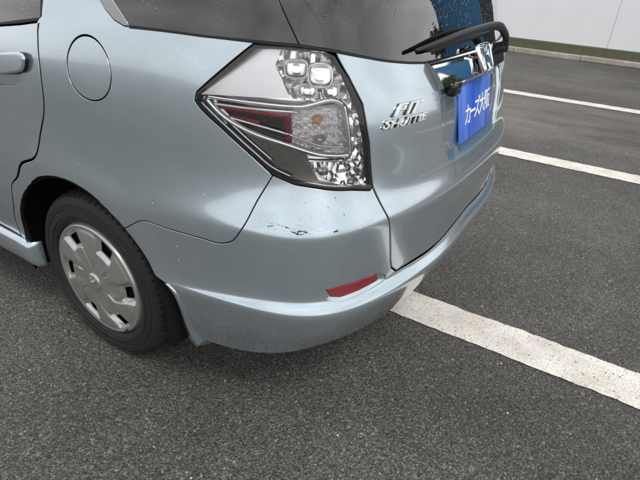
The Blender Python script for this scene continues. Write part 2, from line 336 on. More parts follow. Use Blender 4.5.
# ---------------------------------------------------------------- object helpers
def link(o, parent=None):
    col.objects.link(o)
    if parent is not None: o.parent = parent
    return o
def empty(name, loc=(0, 0, 0), rz=0, parent=None):
    o = bpy.data.objects.new(name, None); o.location = loc; o.rotation_euler = (0, 0, rz); o.empty_display_size = .1
    return link(o, parent)
def mesh_obj(name, verts, faces, mat, parent=None, smooth=True, normals=None):
    me = bpy.data.meshes.new(name)
    me.from_pydata([tuple(map(float, v)) for v in verts], [], [tuple(map(int, f)) for f in faces])
    me.polygons.foreach_set('use_smooth', [bool(smooth)] * len(me.polygons)); me.update()
    if normals is not None: me.normals_split_custom_set_from_vertices([tuple(map(float, n)) for n in normals])
    me.materials.append(mat)
    return link(bpy.data.objects.new(name, me), parent)
def bm_obj(name, bm, mat, parent=None, smooth=True):
    bmesh.ops.recalc_face_normals(bm, faces=bm.faces)
    me = bpy.data.meshes.new(name); bm.to_mesh(me); bm.free()
    me.polygons.foreach_set('use_smooth', [bool(smooth)] * len(me.polygons)); me.materials.append(mat)
    return link(bpy.data.objects.new(name, me), parent)
def tag(o, label=None, cat=None, group=None, kind=None):
    for k, v in (('label', label), ('category', cat), ('group', group), ('kind', kind)):
        if v: o[k] = v
    return o

def inside(P, poly):
    x, y = P[:, 0], P[:, 1]; r = np.zeros(len(P), bool)
    for (x0, y0), (x1, y1) in zip(poly, np.roll(poly, -1, 0)):
        c = (y0 > y) != (y1 > y)
        with np.errstate(divide='ignore', invalid='ignore'):
            r ^= c & (x < (x1 - x0) * (y - y0) / (y1 - y0) + x0)
    return r
def seg_dist(P, poly):
    d = np.full(len(P), 1e9)
    for a, b in zip(poly, np.roll(poly, -1, 0)):
        e = b - a; u = np.clip(((P - a) @ e) / (e @ e + 1e-18), 0, 1)
        d = np.minimum(d, np.linalg.norm(P - a - u[:, None] * e, axis=1))
    return d
def dense(poly, h):
    out = []
    for a, b in zip(poly, np.roll(poly, -1, 0)):
        n = max(1, int(math.ceil(np.linalg.norm(b - a) / h)))
        out += [a + (b - a) * k / n for k in range(n)]
    return np.array(out)
def area(p): return .5 * np.sum(p[:, 0] * np.roll(p[:, 1], -1) - np.roll(p[:, 0], -1) * p[:, 1])
def round_poly(p, it=1, f=.25):
    for _ in range(it):
        q = np.roll(p, -1, 0); p = np.stack([p * (1 - f) + q * f, p * f + q * (1 - f)], 1).reshape(-1, 2)
    return p
def shrink(p, d):
    """move an outline inwards by d"""
    p = np.asarray(p); sg = 1 if area(p) > 0 else -1
    a = p - np.roll(p, 1, 0); b = np.roll(p, -1, 0) - p
    na = np.stack([-a[:, 1], a[:, 0]], 1); nb = np.stack([-b[:, 1], b[:, 0]], 1)
    na /= np.linalg.norm(na, axis=1, keepdims=True) + 1e-12; nb /= np.linalg.norm(nb, axis=1, keepdims=True) + 1e-12
    n = na + nb; n /= np.linalg.norm(n, axis=1, keepdims=True) + 1e-9
    k = 1 / np.clip((n * na).sum(1), .5, 1)
    return p + n * (sg * d * k)[:, None]
def uv(st): st = np.asarray(st, float); return np.stack([st[:, 0], t2v(st[:, 1])], 1)

def tri_fill(rings, h):
    """triangulate the area inside rings[0] and outside the other rings, on a grid of pitch h"""
    allp = np.concatenate(rings); edges = []; k = 0
    for r in rings:
        n = len(r); edges += [(k + i, k + (i + 1) % n) for i in range(n)]; k += n
    lo, hi = rings[0].min(0), rings[0].max(0)
    gx, gy = np.meshgrid(np.arange(lo[0], hi[0], h), np.arange(lo[1], hi[1], h * .9))
    gx = gx + (np.arange(gx.shape[0]) % 2)[:, None] * h * .5
    g = np.stack([gx.ravel(), gy.ravel()], 1)
    ok = inside(g, rings[0])
    for r in rings[1:]: ok &= ~inside(g, r)
    g = g[ok]
    if len(g):
        d = np.min([seg_dist(g, r) for r in rings], axis=0); g = g[d > h * .45]
    P = np.concatenate([allp, g]) if len(g) else allp
    V, _, F, ov, _, _ = delaunay_2d_cdt([Vector(p) for p in P], edges, [], 0, 1e-7)
    V = np.array([tuple(v) for v in V]); F = np.array([tuple(f) for f in F])
    cen = V[F].mean(1); keep = inside(cen, rings[0])
    for r in rings[1:]: keep &= ~inside(cen, r)
    return V, F[keep], ov

def panel(name, outline, mat, parent, holes=(), h=.014, gap=.0034, depth=.016, off=0., rnd=0, mirror=False, lip=.0011, hole_gap=None, smooth=True, jitter=0., saw=None, fan=0., gem=0.):
    """a sheet-metal panel on the body skin with rolled edges; outline and holes in (s, t)"""
    rings = []
    for i, r in enumerate([outline, *holes]):
        p = uv(r)
        if rnd: p = round_poly(p, rnd)
        p = dense(p, h * .8)
        g = gap if (i == 0 or hole_gap is None) else hole_gap
        p = shrink(p, g if i == 0 else -g)
        rings.append(p)
    V, F, ov = tri_fill(rings, h)
    if mirror: V = V * [-1, 1]
    st_s, st_t = V[:, 0], v2t(V[:, 1])
    o = off + (rng.uniform(-jitter, jitter, len(V)) if jitter else 0.)
    if saw: o = o - saw[1] * (((V[:, 1] / saw[0]) % 1.0))
    if gem: o = o + gem * np.where(np.round(V[:, 0] / h * 2) % 2 < .5, 1., -1.) * np.where(np.round((V[:, 1] - V[:, 1].min()) / (h * .9)) % 2 < .5, 1., .3)
    if fan: o = o - fan * (V[:, 1] - V[:, 1].min())        # leaned back: faces the sky
    P, Nn = body(st_s, st_t, o if not np.isscalar(o) else np.full(len(V), float(o)))
    verts = [P]; norms = [Nn]; faces = F.tolist(); base = len(V); dark = set()
    # outward orientation
    if (np.cross(P[F[:, 1]] - P[F[:, 0]], P[F[:, 2]] - P[F[:, 0]]) * Nn[F[:, 0]]).sum() < 0: faces = [f[::-1] for f in faces]
    if depth:
        inv = {}
        for newi, olds in enumerate(ov):
            for q in olds: inv[q] = newi
        k = 0
        for ri, r in enumerate(rings):
            n = len(r); idx = [inv[k + i] for i in range(n)]; k += n
            rr = shrink(r, -lip if ri == 0 else lip)
            if mirror: rr = rr * [-1, 1]
            out2 = rr - V[idx]                                            # direction away from the panel, in plan
            tt = v2t(rr[:, 1]); o0 = np.full(n, float(off))
            P1, N1 = body(rr[:, 0], tt, o0 - lip); P2, N2 = body(rr[:, 0], tt, o0 - depth)
            o3 = P1 - P[idx]; o3 -= (o3 * N1).sum(1, keepdims=True) * N1; o3 /= np.linalg.norm(o3, axis=1, keepdims=True) + 1e-9
            verts += [P1, P2]; norms += [o3 * .85 + N1 * .5, o3]
            a0 = base; a1 = base + n; base += 2 * n
            for i in range(n):
                j = (i + 1) % n
                f1 = (idx[i], idx[j], a0 + j, a0 + i); f2 = (a0 + i, a0 + j, a1 + j, a1 + i)
                # orientation by normal test
                q = P1[i] - P[idx[i]]; e = P[idx[j]] - P[idx[i]]
                if np.dot(np.cross(e, P1[j] - P[idx[i]]), N1[i] + o3[i]) < 0: f1, f2 = f1[::-1], f2[::-1]
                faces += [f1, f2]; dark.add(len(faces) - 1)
    verts = np.concatenate(verts); norms = np.concatenate(norms); norms /= np.linalg.norm(norms, axis=1, keepdims=True) + 1e-12
    ob = mesh_obj(name, verts, faces, mat, parent, smooth, norms if smooth else None)
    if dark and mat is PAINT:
        ob.data.materials.append(RUBBER_AND_GAP_SHADE)  # shade painted on the shut-line flanks, which are body-coloured metal, not rubber
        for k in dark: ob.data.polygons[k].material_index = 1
    return ob

def tube(name, pts, rad, mat, parent, seg=10, caps=True):
    """swept round bar through 3-D points; rad may vary"""
    pts = [Vector(p) for p in pts]; n = len(pts); rad = [rad] * n if np.isscalar(rad) else list(rad)
    bm = bmesh.new(); rings = []; up = Vector((0, 0, 1))
    for i, p in enumerate(pts):
        d = (pts[min(i + 1, n - 1)] - pts[max(i - 1, 0)]).normalized()
        a = d.cross(up)
        if a.length < 1e-3: a = d.cross(Vector((1, 0, 0)))
        a.normalize(); b = d.cross(a)
        rings.append([bm.verts.new(p + (a * math.cos(q) + b * math.sin(q)) * rad[i]) for q in [2 * math.pi * k / seg for k in range(seg)]])
    for r0, r1 in zip(rings, rings[1:]):
        for k in range(seg): bm.faces.new((r0[k], r0[(k + 1) % seg], r1[(k + 1) % seg], r1[k]))
    if caps: bm.faces.new(rings[0]); bm.faces.new(rings[-1])
    return bm_obj(name, bm, mat, parent)
def spline(pts, n):
    """smooth resampling of a point list"""
    p = np.asarray(pts, float); d = np.r_[0, np.cumsum(np.linalg.norm(np.diff(p, axis=0), axis=1))]
    return _cr(d, p.T, np.linspace(0, d[-1], n)).T
def box_bm(bm, lo, hi, bev=0.):
    r = bmesh.ops.create_cube(bm, size=1.0)['verts']
    for v in r: v.co = Vector([lo[k] + (v.co[k] + .5) * (hi[k] - lo[k]) for k in range(3)])
    if bev: bmesh.ops.bevel(bm, geom=list({e for v in r for e in v.link_edges}), offset=bev, segments=2, affect='EDGES', profile=.6)
def lathe(prof, seg, axis_x=True):
    """verts, faces of a profile (offset along x, radius) turned about the x axis"""
    V = [(x, r * math.sin(a), r * math.cos(a)) for x, r in prof for a in [2 * math.pi * k / seg for k in range(seg)]]
    n = len(prof)
    F = [(i * seg + k, i * seg + (k + 1) % seg, (i + 1) * seg + (k + 1) % seg, (i + 1) * seg + k) for i in range(n - 1) for k in range(seg)]
    return V, F

# inverse map: left-flank point (y, z) -> (s, t)
def flank(y, z):
    s, t = 1.577 + y, 4.
    for _ in range(40):
        p, _n = body(np.array([s]), np.array([t])); s += y - p[0, 1]
        i = np.argmin(np.abs(SG - s)); t = float(np.interp(z, GP[i][:, 2], TG))
    return s, t

# ---------------------------------------------------------------- ground, markings, kerb, wall
def asphalt_mat():
    m, nt, b = new_mat('asphalt'); tc = coords(nt)
    def vor(scale):
        v = N(nt, 'ShaderNodeTexVoronoi', Scale=scale); nt.links.new(tc, v.inputs['Vector'])
        s = N(nt, 'ShaderNodeSeparateColor'); nt.links.new(v.outputs['Color'], s.inputs[0]); return v, s
    v1, s1 = vor(165.0); v2, s2 = vor(380.0)
    c1 = ramp(nt, s1.outputs[0], [(0, (.040, .039, .037)), (.45, (.105, .101, .094)), (.8, (.185, .178, .164)), (.985, (.27, .258, .235)), (1, (.46, .44, .40))])
    c2 = ramp(nt, s2.outputs[1], [(0, (.035, .034, .032)), (.7, (.125, .120, .112)), (1, (.30, .288, .265))])
    pick = N(nt, 'ShaderNodeTexNoise', Scale=60.0, Detail=2.0); nt.links.new(tc, pick.inputs['Vector'])
    pk = ramp(nt, pick.outputs['Fac'], [(.45, 0.), (.55, 1.)])
    cc = mixc(nt, pk.outputs['Color'], c1.outputs['Color'], c2.outputs['Color'])
    edge = ramp(nt, v1.outputs['Distance'], [(.25, 1.), (.75, .35)])
    cc = mixc(nt, .75, cc, edge.outputs['Color'], 'MULTIPLY')
    big = N(nt, 'ShaderNodeTexNoise', Scale=.9, Detail=9.0, Roughness=.68); nt.links.new(tc, big.inputs['Vector'])
    bg = ramp(nt, big.outputs['Fac'], [(.30, .56), (.50, .92), (.72, 1.38)])
    cc = mixc(nt, 1.0, cc, bg.outputs['Color'], 'MULTIPLY')
    v3, s3 = vor(52.0)                     # the odd bigger, paler chipping
    big3 = math_(nt, 'MULTIPLY', math_(nt, 'LESS_THAN', v3.outputs['Distance'], math_(nt, 'MULTIPLY', s3.outputs[1], .42)), math_(nt, 'LESS_THAN', s3.outputs[0], .10))
    cc = mixc(nt, math_(nt, 'MULTIPLY', big3, .55), cc, (.24, .23, .21))
    # old pale worn sweep marks running along the bays
    mp = N(nt, 'ShaderNodeMapping'); mp.inputs['Scale'].default_value = (1.6, .45, 1); mp.inputs['Location'].default_value = (3.1, 1.7, 0); nt.links.new(tc, mp.inputs['Vector'])
    wr = N(nt, 'ShaderNodeTexNoise', Scale=1.0, Detail=9.0, Roughness=.68); nt.links.new(mp.outputs['Vector'], wr.inputs['Vector'])
    sx = N(nt, 'ShaderNodeSeparateXYZ'); nt.links.new(tc, sx.inputs[0])
    far = ramp(nt, math_(nt, 'MULTIPLY', sx.outputs[0], .2), [(.50, 0.), (.62, 1.), (.88, 1.), (1., .35)])
    wf = math_(nt, 'MULTIPLY', ramp(nt, wr.outputs['Fac'], [(.46, 0.), (.66, 1.)]).outputs['Color'], far.outputs['Color'])
    cc = mixc(nt, math_(nt, 'MULTIPLY', wf, .6), cc, (.23, .205, .185))
    nt.links.new(cc, b.inputs['Base Color'])
    b.inputs['Roughness'].default_value = .62; b.inputs['Specular IOR Level'].default_value = .4
    h1 = math_(nt, 'SUBTRACT', 1.0, v1.outputs['Distance'])
    hh = math_(nt, 'ADD', math_(nt, 'MULTIPLY', h1, math_(nt, 'ADD', .5, s1.outputs[1])), math_(nt, 'MULTIPLY', math_(nt, 'SUBTRACT', 1., v2.outputs['Distance']), .5))
    nt.links.new(bump(nt, hh, 1.0, .0042), b.inputs['Normal'])
    return m
def line_mat():
    m, nt, b = new_mat('road_paint'); tc = coords(nt)
    v = N(nt, 'ShaderNodeTexVoronoi', Scale=150.0); nt.links.new(tc, v.inputs['Vector'])
    s = N(nt, 'ShaderNodeSeparateColor'); nt.links.new(v.outputs['Color'], s.inputs[0])
    nz = N(nt, 'ShaderNodeTexNoise', Scale=5.0, Detail=10.0, Roughness=.7); nt.links.new(tc, nz.inputs['Vector'])
    sp = N(nt, 'ShaderNodeTexNoise', Scale=170.0, Detail=4.0, Roughness=.75); nt.links.new(tc, sp.inputs['Vector'])
    c = ramp(nt, nz.outputs['Fac'], [(.28, (.50, .46, .41)), (.60, (.76, .735, .69))])
    cc = mixc(nt, ramp(nt, sp.outputs['Fac'], [(.49, 0.), (.60, .60)]).outputs['Color'], c.outputs['Color'], (.27, .235, .20))
    hol = math_(nt, 'MULTIPLY', math_(nt, 'GREATER_THAN', s.outputs[1], .975), math_(nt, 'GREATER_THAN', sp.outputs['Fac'], .50))
    cc = mixc(nt, math_(nt, 'MULTIPLY', hol, .85), cc, (.07, .066, .06))
    nt.links.new(cc, b.inputs['Base Color']); b.inputs['Roughness'].default_value = .75
    hh = math_(nt, 'SUBTRACT', math_(nt, 'ADD', math_(nt, 'MULTIPLY', sp.outputs['Fac'], .8), math_(nt, 'MULTIPLY', v.outputs['Distance'], -.35)), hol)
    nt.links.new(bump(nt, hh, .7, .003), b.inputs['Normal']); return m
ASPHALT, ROADPAINT = asphalt_mat(), line_mat()
ground = tag(mesh_obj('ground', [(-150, -150, 0), (150, -150, 0), (150, 150, 0), (-150, 150, 0)], [(0, 1, 2, 3)], ASPHALT, None, False), kind='structure')

def painted_line(x, w, y0, y1):
    """sprayed bay line with slightly ragged edges, 4 mm above the asphalt"""
    n = int((y1 - y0) / .012); ys = np.linspace(y0, y1, n)
    def rag(k): return (_blur(rng.normal(0, .0045, n), 1.2, 0, 'edge') + .004 * np.sin(ys * (3 + k) + k))
    a, b = x - w / 2 + rag(0), x + w / 2 + rag(1)
    V = [(a[i], ys[i], .004) for i in range(n)] + [(b[i], ys[i], .004) for i in range(n)]
    F = [(i, n + i, n + i + 1, i + 1) for i in range(n - 1)]
    return mesh_obj('parking_line', V, F, ROADPAINT, ground, False)
for x, w in ((.069, .19), (2.454, .19), (4.912, .19)): painted_line(x, w, -6.5, 4.2)

# wall on its own axis: origin at its foot, running roughly along y
WALL_O, WALL_D = Vector((8.613, -1.3, 0)), Vector((.0948, .9955, 0)).normalized()
WALL_RZ = math.atan2(WALL_D.y, WALL_D.x)
CONCRETE = simple('concrete', (.38, .35, .31), .85, 0, .3, .55, 7, .012)
WALLPAINT = simple('white_cladding', (.80, .82, .85), .35, 0, .5, .05, 2)
OLIVE = simple('olive_base_strip', (.10, .105, .065), .5, 0, .4, .25, 10)
SEAMM = simple('seam_sealant', (.30, .31, .33), .6)
kerb = tag(empty('kerb', WALL_O, WALL_RZ), kind='structure')
bm = bmesh.new(); box_bm(bm, (0, -.11, 0), (1.192, 0, .085), .012); kmesh = bmesh.new(); bm.to_mesh(kme := bpy.data.meshes.new('kerb_stone')); bm.free(); kmesh.free()
kme.materials.append(CONCRETE)
for k in range(-5, 8):
    o = bpy.data.objects.new('kerb_stone', kme); o.location = (k * 1.2 - .3, rng.uniform(-.006, .006), rng.uniform(-.004, .003)); o.rotation_euler = (0, 0, rng.uniform(-.004, .004)); link(o, kerb)
wall = tag(empty('boundary_wall', WALL_O, WALL_RZ), 'long white panelled wall with olive base strip along the kerb', 'wall')
bm = bmesh.new(); box_bm(bm, (-.28, -.255, .0), (9.35, -.10, .235), .004); bm_obj('base_strip', bm, OLIVE, wall, False)
bm = bmesh.new(); box_bm(bm, (0, -.26, .238), (2.195, -.17, 3.2), .004); bm.to_mesh(pme := bpy.data.meshes.new('panel')); bm.free(); pme.materials.append(WALLPAINT)
bm = bmesh.new(); box_bm(bm, (-.28, -.26, .238), (.555, -.17, 3.2), .004); bm_obj('panel', bm, WALLPAINT, wall, False)
for k in range(0, 4):
    o = bpy.data.objects.new('panel', pme); o.location = (.56 + k * 2.2, rng.uniform(-.002, .002), 0); link(o, wall)
bm = bmesh.new(); box_bm(bm, (-.27, -.262, .235), (9.35, -.185, 3.15)); bm_obj('panel_backing', bm, SEAMM, wall, False)

# beyond the right edge of the picture, mirrored in the glass and chrome of the tail: a blue shed and a small tree
shed = tag(empty('blue_shed', WALL_O, WALL_RZ), 'blue ribbed metal shed beyond the end of the white wall', 'building')
BLUE = simple('blue_cladding', (.03, .16, .33), .4, 0, .4, .1, 3)
bm = bmesh.new(); box_bm(bm, (-4.0, -3.6, 0), (-.32, -.31, 4.6)); bm_obj('wall', bm, BLUE, shed, False)
bm = bmesh.new(); box_bm(bm, (-.0, 0, 0), (.06, .03, 4.5), .008); bm.to_mesh(rme := bpy.data.meshes.new('rib')); bm.free(); rme.materials.append(BLUE)
for k in range(12):
    o = bpy.data.objects.new('rib', rme); o.location = (-3.95 + k * .21, -.312, 0); link(o, shed)
bm = bmesh.new(); box_bm(bm, (-4.15, -3.8, 4.6), (-.25, -.15, 4.72), .01); bm_obj('roof', bm, simple('shed_roof', (.25, .27, .30), .5), shed, False)
SHUT = simple('dark_shutter', (.02, .021, .023), .45, .2)
bm = bmesh.new(); box_bm(bm, (0, 0, 0), (1.06, .03, .095), .008); bm.to_mesh(sme := bpy.data.meshes.new('shutter_slat')); bm.free(); sme.materials.append(SHUT)
for k in range(44):
    o = bpy.data.objects.new('shutter_slat', sme); o.location = (-1.42, -.309, .02 + k * .1); link(o, shed)
def small_tree(loc, hgt, spread):
    root = tag(empty('garden_tree', loc), 'small dense evergreen tree beside the blue shed', 'tree')
    BARK = simple('bark', (.06, .045, .035), .9, 0, .2, .4, 30, .01)
    tube('trunk', [(0, 0, 0), (.03, .02, hgt * .35), (-.02, .05, hgt * .8)], [.09, .07, .02], BARK, root, 8)
    V, F = [], []
    for _ in range(2600):
        d = rng.normal(size=3); d /= np.linalg.norm(d); r_ = rng.uniform(.35, 1.) ** .5
        c_ = np.array([d[0] * spread, d[1] * spread, hgt * .62 + d[2] * hgt * .38]) * [r_, r_, 1] + rng.normal(size=3) * .08
        a_ = rng.normal(size=3); a_ /= np.linalg.norm(a_); b_ = np.cross(a_, rng.normal(size=3)); b_ /= np.linalg.norm(b_); l_ = rng.uniform(.05, .11); q = len(V)
        V += [c_ - a_ * l_, c_ + b_ * l_ * .45, c_ + a_ * l_, c_ - b_ * l_ * .45]; F.append((q, q + 1, q + 2, q + 3))
    mesh_obj('crown', V, F, simple('leaves', (.05, .075, .03), .6, 0, .4, .5, 3), root, False)
small_tree((6.4, -4.45, 0), 1.8, .60)
# power lines, mirrored in the side glass
def pole(x, y, lab):
    root = tag(empty('utility_pole', (x, y, 0)), lab, 'pole', 'utility poles')
    tube('mast', [(0, 0, 0), (0, 0, 9)], [.16, .11], CONCRETE, root, 14)
    bm = bmesh.new(); box_bm(bm, (-.05, -.9, 8.3), (.05, .9, 8.4), .01); bm_obj('crossarm', bm, simple('galvanised', (.4, .41, .42), .5, .7), root, False)
    return root
pole(-14, -34, 'grey concrete utility pole carrying three wires, the nearer one'); pole(-10.5, 30, 'grey concrete utility pole carrying three wires, the farther one')
for k, (dy, z0) in enumerate(((-.8, 8.45), (0, 8.45), (.8, 8.45))):
    p0, p1 = np.array([-14, -34 + dy, z0]), np.array([-10.5, 30 + dy, z0]); u = np.linspace(0, 1, 14)[:, None]
    tag(tube('power_line', p0 * (1 - u) + p1 * u - [0, 0, 1] * (u * (1 - u) * 2.4), .02, BLACK, None, 5), ('near', 'middle', 'far')[k] + ' black overhead wire strung between the utility poles', 'wire')

# ---------------------------------------------------------------- the car
car = tag(empty('parked_car', (0, 0, 0)), 'silver-blue compact estate car with scuffed rear bumper corner, parked over a white bay line', 'car')
L = lambda k: list(O[k])
mir = lambda pts: [(-s, t) for s, t in pts]
lamp, seam, gate, dgap, belt = L('lamp'), L('seam'), L('gate_gap'), L('door_gap'), L('belt')
dgap = [(float(a), float(v2t(b))) for a, b in spline(uv(dgap), 50)]

# left wheel arch, front to rear
def arch(yc, a0=-8, a1=198, widen=True):
    pts = []
    for a in np.arange(a0, a1 + .1, 6):
        r = .357 + (.030 * _smooth(120, 185, a) if widen else 0) ; q = R(a)
        pts.append(flank(yc + r * math.cos(q), .30 + r * math.sin(q)))
    return pts
A = arch(0.)
A_front = [p for p in A]                                   # from the sill up and over to the bumper
# split where the bumper seam meets the arch
kk = int(np.argmin([abs(p[0] - seam[-1][0]) + .2 * abs(p[1] - seam[-1][1]) if i > len(A) // 2 else 9 for i, p in enumerate(A)]))
arch_quarter, arch_bumper = A[:kk + 1], A[kk:]
seam2 = [seam[0]] + [(float(a), float(v2t(b))) for a, b in spline(uv(seam[:-1] + [A[kk]]), 40)][1:-1] + [A[kk]]

pillar_front = [(dgap[0][0], 11.0), (1.607, 11.6), (1.60, 13), (1.58, 14.6)]
lamp_front = lamp[15:][::-1]                                # seam corner -> along the lower edge to the tip
quarter = dgap[::-1][:1] and (dgap + [(1.935, .5), (1.93, .02)] + [(A[0][0] + .004, .02)] + arch_quarter + seam2[::-1][1:] +
          lamp[16:] + lamp[:4] + [belt[5], belt[4], belt[3]] + L('qtrim_front')[::-1] + [(1.43, 12), (1.47, 13), (1.515, 14.6)] + pillar_front[::-1])
fc = O['fuel'][0]
fu = uv(O['fuel'])
f_ax, f_ay = (fu[4][0] - fu[2][0]) / 2, (fu[1][1] - fu[3][1]) / 2
f_c = np.array([(fu[4][0] + fu[2][0]) / 2, (fu[1][1] + fu[3][1]) / 2])
def fuel_ring(k): return [(f_c[0] + (f_ax + k) * math.cos(a) + .10 * 0 * math.sin(a), float(v2t(f_c[1] + (f_ay + k) * math.sin(a)))) for a in np.linspace(0, 2 * math.pi, 49)[:-1]]
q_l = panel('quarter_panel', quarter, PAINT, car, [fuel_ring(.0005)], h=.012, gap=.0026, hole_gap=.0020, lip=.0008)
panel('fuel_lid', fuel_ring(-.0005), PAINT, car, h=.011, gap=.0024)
panel('quarter_panel', quarter, PAINT, car, h=.03, mirror=True)

# rear door, front door, front end
door = dgap + [(2.3, 1.1), (2.55, 1.1), (2.53, 4), (2.55, 8), (2.60, 10.45)] + [(2.2, 10.52), belt[0], belt[1], belt[2]]
hl, hlow = L('handle'), L('handle_low')
grip_hole = [hlow[1], hlow[2], hlow[3], (1.735, 9.82), (1.80, 9.80), (1.93, 9.72), (1.93, 8.93), (1.86, 8.95)]
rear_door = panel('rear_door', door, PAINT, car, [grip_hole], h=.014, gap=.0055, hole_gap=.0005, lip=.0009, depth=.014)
panel('handle_recess', grip_hole, PAINT, rear_door, off=-.016, gap=-.004, depth=0, h=.012)
hs0, hs1 = hl[0], hl[-1]
grip = hl + [(hs1[0] + .10, hs1[1] + .02), (hs1[0] + .125, hs1[1] + .12), (hs0[0] + .13, hs0[1] - .12), (hs0[0] + .10, hs0[1] - .03)]
panel('door_handle', grip, PAINT, rear_door, h=.008, off=.017, gap=.006, lip=.006, depth=.026)
panel('rear_door', door, PAINT, car, h=.04, mirror=True)
fdoor = [(2.56, 10.45), (2.55, 8), (2.53, 4), (2.55, 1.1), (3.5, 1.1), (3.62, 4), (3.62, 10.4)]
A2 = arch(2.5, -8, 188, False)
nose = [(3.62, 10.9), (3.62, 4), (3.5, 1.1), (A2[-1][0] - .02, .02)] + A2[::-1] + [(A2[0][0] + .02, .02), (S_MAX - .002, .02), (S_MAX - .002, 10.98), (4.4, 10.98)]
for mirror in (False, True):
    panel('front_door', fdoor, PAINT, car, h=.04, mirror=mirror)
    panel('front_wing', nose, PAINT, car, h=.045, mirror=mirror, depth=.01)
    panel('sill', [(1.96, .02), (1.965, 1.0), (3.47, 1.0), (3.60, .02)], PAINT, car, h=.05, mirror=mirror)

# bumper, all round the tail
lb = lamp[10:16]                                            # inner lower corner of the lamp -> seam corner
gb = gate[4:]
ledge_t = [(.45, 3.0), (.3677, 2.95), (.16, 3.0), (0., 3.05)]
SPAT = [(1.2, 2.35), (1.1898, 2.208), (1.1627, 1.655), (1.1529, 1.015), (1.150, .5), (1.135, .02)]
half = ledge_t[::-1] + gb[::-1] + lb[0:] + seam2[1:] + [p for p in arch_bumper[1:] if p[1] > 2.6] + SPAT[1:]
bottom = [(1.0, .0), (.8, .0), (.5, .0), (.2, .0)]
outline = half + bottom + mir((half[1:] + bottom)[::-1])
refl, rhole = L('reflector'), L('refl_hole')
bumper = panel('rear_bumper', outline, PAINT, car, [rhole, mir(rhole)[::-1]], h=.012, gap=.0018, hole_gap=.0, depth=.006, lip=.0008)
def prism_red():
    m, nt, b = new_mat('reflector_red'); tc = coords(nt); b.inputs['Base Color'].default_value = (.25, .008, .02, 1); b.inputs['Roughness'].default_value = .22
    ws = []
    for d in ('X', 'Z'):
        w = N(nt, 'ShaderNodeTexWave', Scale=75.0); w.bands_direction = d; w.wave_profile = 'TRI'; nt.links.new(tc, w.inputs['Vector']); ws.append(w.outputs['Fac'])
    nt.links.new(mixc(nt, math_(nt, 'MULTIPLY', ws[0], ws[1]), (.14, .004, .010), (.40, .016, .035)), b.inputs['Base Color'])
    nt.links.new(bump(nt, math_(nt, 'ADD', ws[0], ws[1]), .6, .0015), b.inputs['Normal'])
    b.inputs['Coat Weight'].default_value = 1.0; b.inputs['Coat Roughness'].default_value = .03
    return m
RED_BACK = prism_red()
for mirror in (False, True):
    sg = -1 if mirror else 1
    # sloping painted pocket round the reflector
    p = dense(uv(rhole), .006); cen = uv(refl).mean(0); q0 = dense(uv(refl), .004)
    q = np.array([q0[np.argmin(np.linalg.norm(q0 - x_, axis=1))] for x_ in p]); m = len(p)
    P0, _ = body(p[:, 0] * sg, v2t(p[:, 1]), np.full(m, -.0025)); P1, _ = body(q[:, 0] * sg, v2t(q[:, 1]), np.full(m, -.0065)); P2, _ = body(q[:, 0] * sg, v2t(q[:, 1]), np.full(m, -.02))
    bmx = bmesh.new(); vv = [[bmx.verts.new(x_) for x_ in PP] for PP in (P0, P1, P2)]
    for a_, b_ in zip(vv, vv[1:]):
        for i in range(m): bmx.faces.new((a_[i], a_[(i + 1) % m], b_[(i + 1) % m], b_[i]))
    pocket = bm_obj('reflector_pocket', bmx, PAINT, bumper, False)
    panel('reflector', refl, RED_BACK, car, h=.008, off=-.001, gap=.0006, depth=.010, lip=.003, mirror=mirror)

# tailgate with the number-plate recess
rc = L('recess')
rec = [(.345, 9.86), rc[0], rc[1], rc[2], rc[3], (.22, 6.98), (.10, 6.94), (0, 6.94)]
rec_full = rec + mir(rec[:-1])[::-1]
top = [(.7363, 10.985), (.62, 10.97), (.509, 10.92), (.3686, 10.83), (.2, 10.83), (0, 10.83)]
gh = gate[1:9] + [(.45, 3.05), (.3677, 3.0), (.16, 3.05), (0, 3.1)]
gate_poly = gh + mir(gh[:-1])[::-1] + mir(top) + top[:-1][::-1]
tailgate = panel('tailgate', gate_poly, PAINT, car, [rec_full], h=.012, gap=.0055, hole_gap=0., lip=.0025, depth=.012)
def recess_pan():
    p = dense(round_poly(uv(rec_full), 1), .02); q = shrink(p, .022)
    V1, _ = body(p[:, 0], v2t(p[:, 1]), np.full(len(p), -.003)); n = len(p)
    ql, F, ov = tri_fill([q], .03)
    inv = {o: i for i, os in enumerate(ov) for o in os}
    V2, _ = body(ql[:, 0], v2t(ql[:, 1]), np.full(len(ql), -.014))
    faces = [tuple(int(x) + n for x in f) for f in F] + [(i, (i + 1) % n, n + inv[(i + 1) % n], n + inv[i]) for i in range(n)]
    me = mesh_obj('plate_recess', np.concatenate([V1, V2]), faces, PAINT, tailgate)
    b = bmesh.new(); b.from_mesh(me.data); bmesh.ops.recalc_face_normals(b, faces=b.faces); b.to_mesh(me.data); b.free()
    return me
recess_pan()

# dark inner shell so that the shut lines read black
def shell(name, s0, s1, t0, t1, off, mat, parent, hs=.03, cut=None):
    ss = np.arange(s0, s1 + hs * .5, hs); ts = np.linspace(t0, t1, int((t1 - t0) * 3) + 2)
    a, b = np.meshgrid(ss, ts, indexing='ij'); P, _ = body(a, b, np.full(a.shape, off)); n, m = a.shape
    F = []
    for i in range(n - 1):
        for j in range(m - 1):
            if cut is not None and cut(P[i, j]): continue
            F.append((i * m + j, (i + 1) * m + j, (i + 1) * m + j + 1, i * m + j + 1))
    return mesh_obj(name, P.reshape(-1, 3), F, mat, parent)
near_wheel = lambda p: any(math.hypot(p[1] - yc, p[2] - .30) < .385 for yc in (0, 2.5)) and abs(p[0]) > .6
shell('inner_body', -S_MAX, S_MAX, .3, 10.7, -.058, VOID, car, .04, near_wheel)

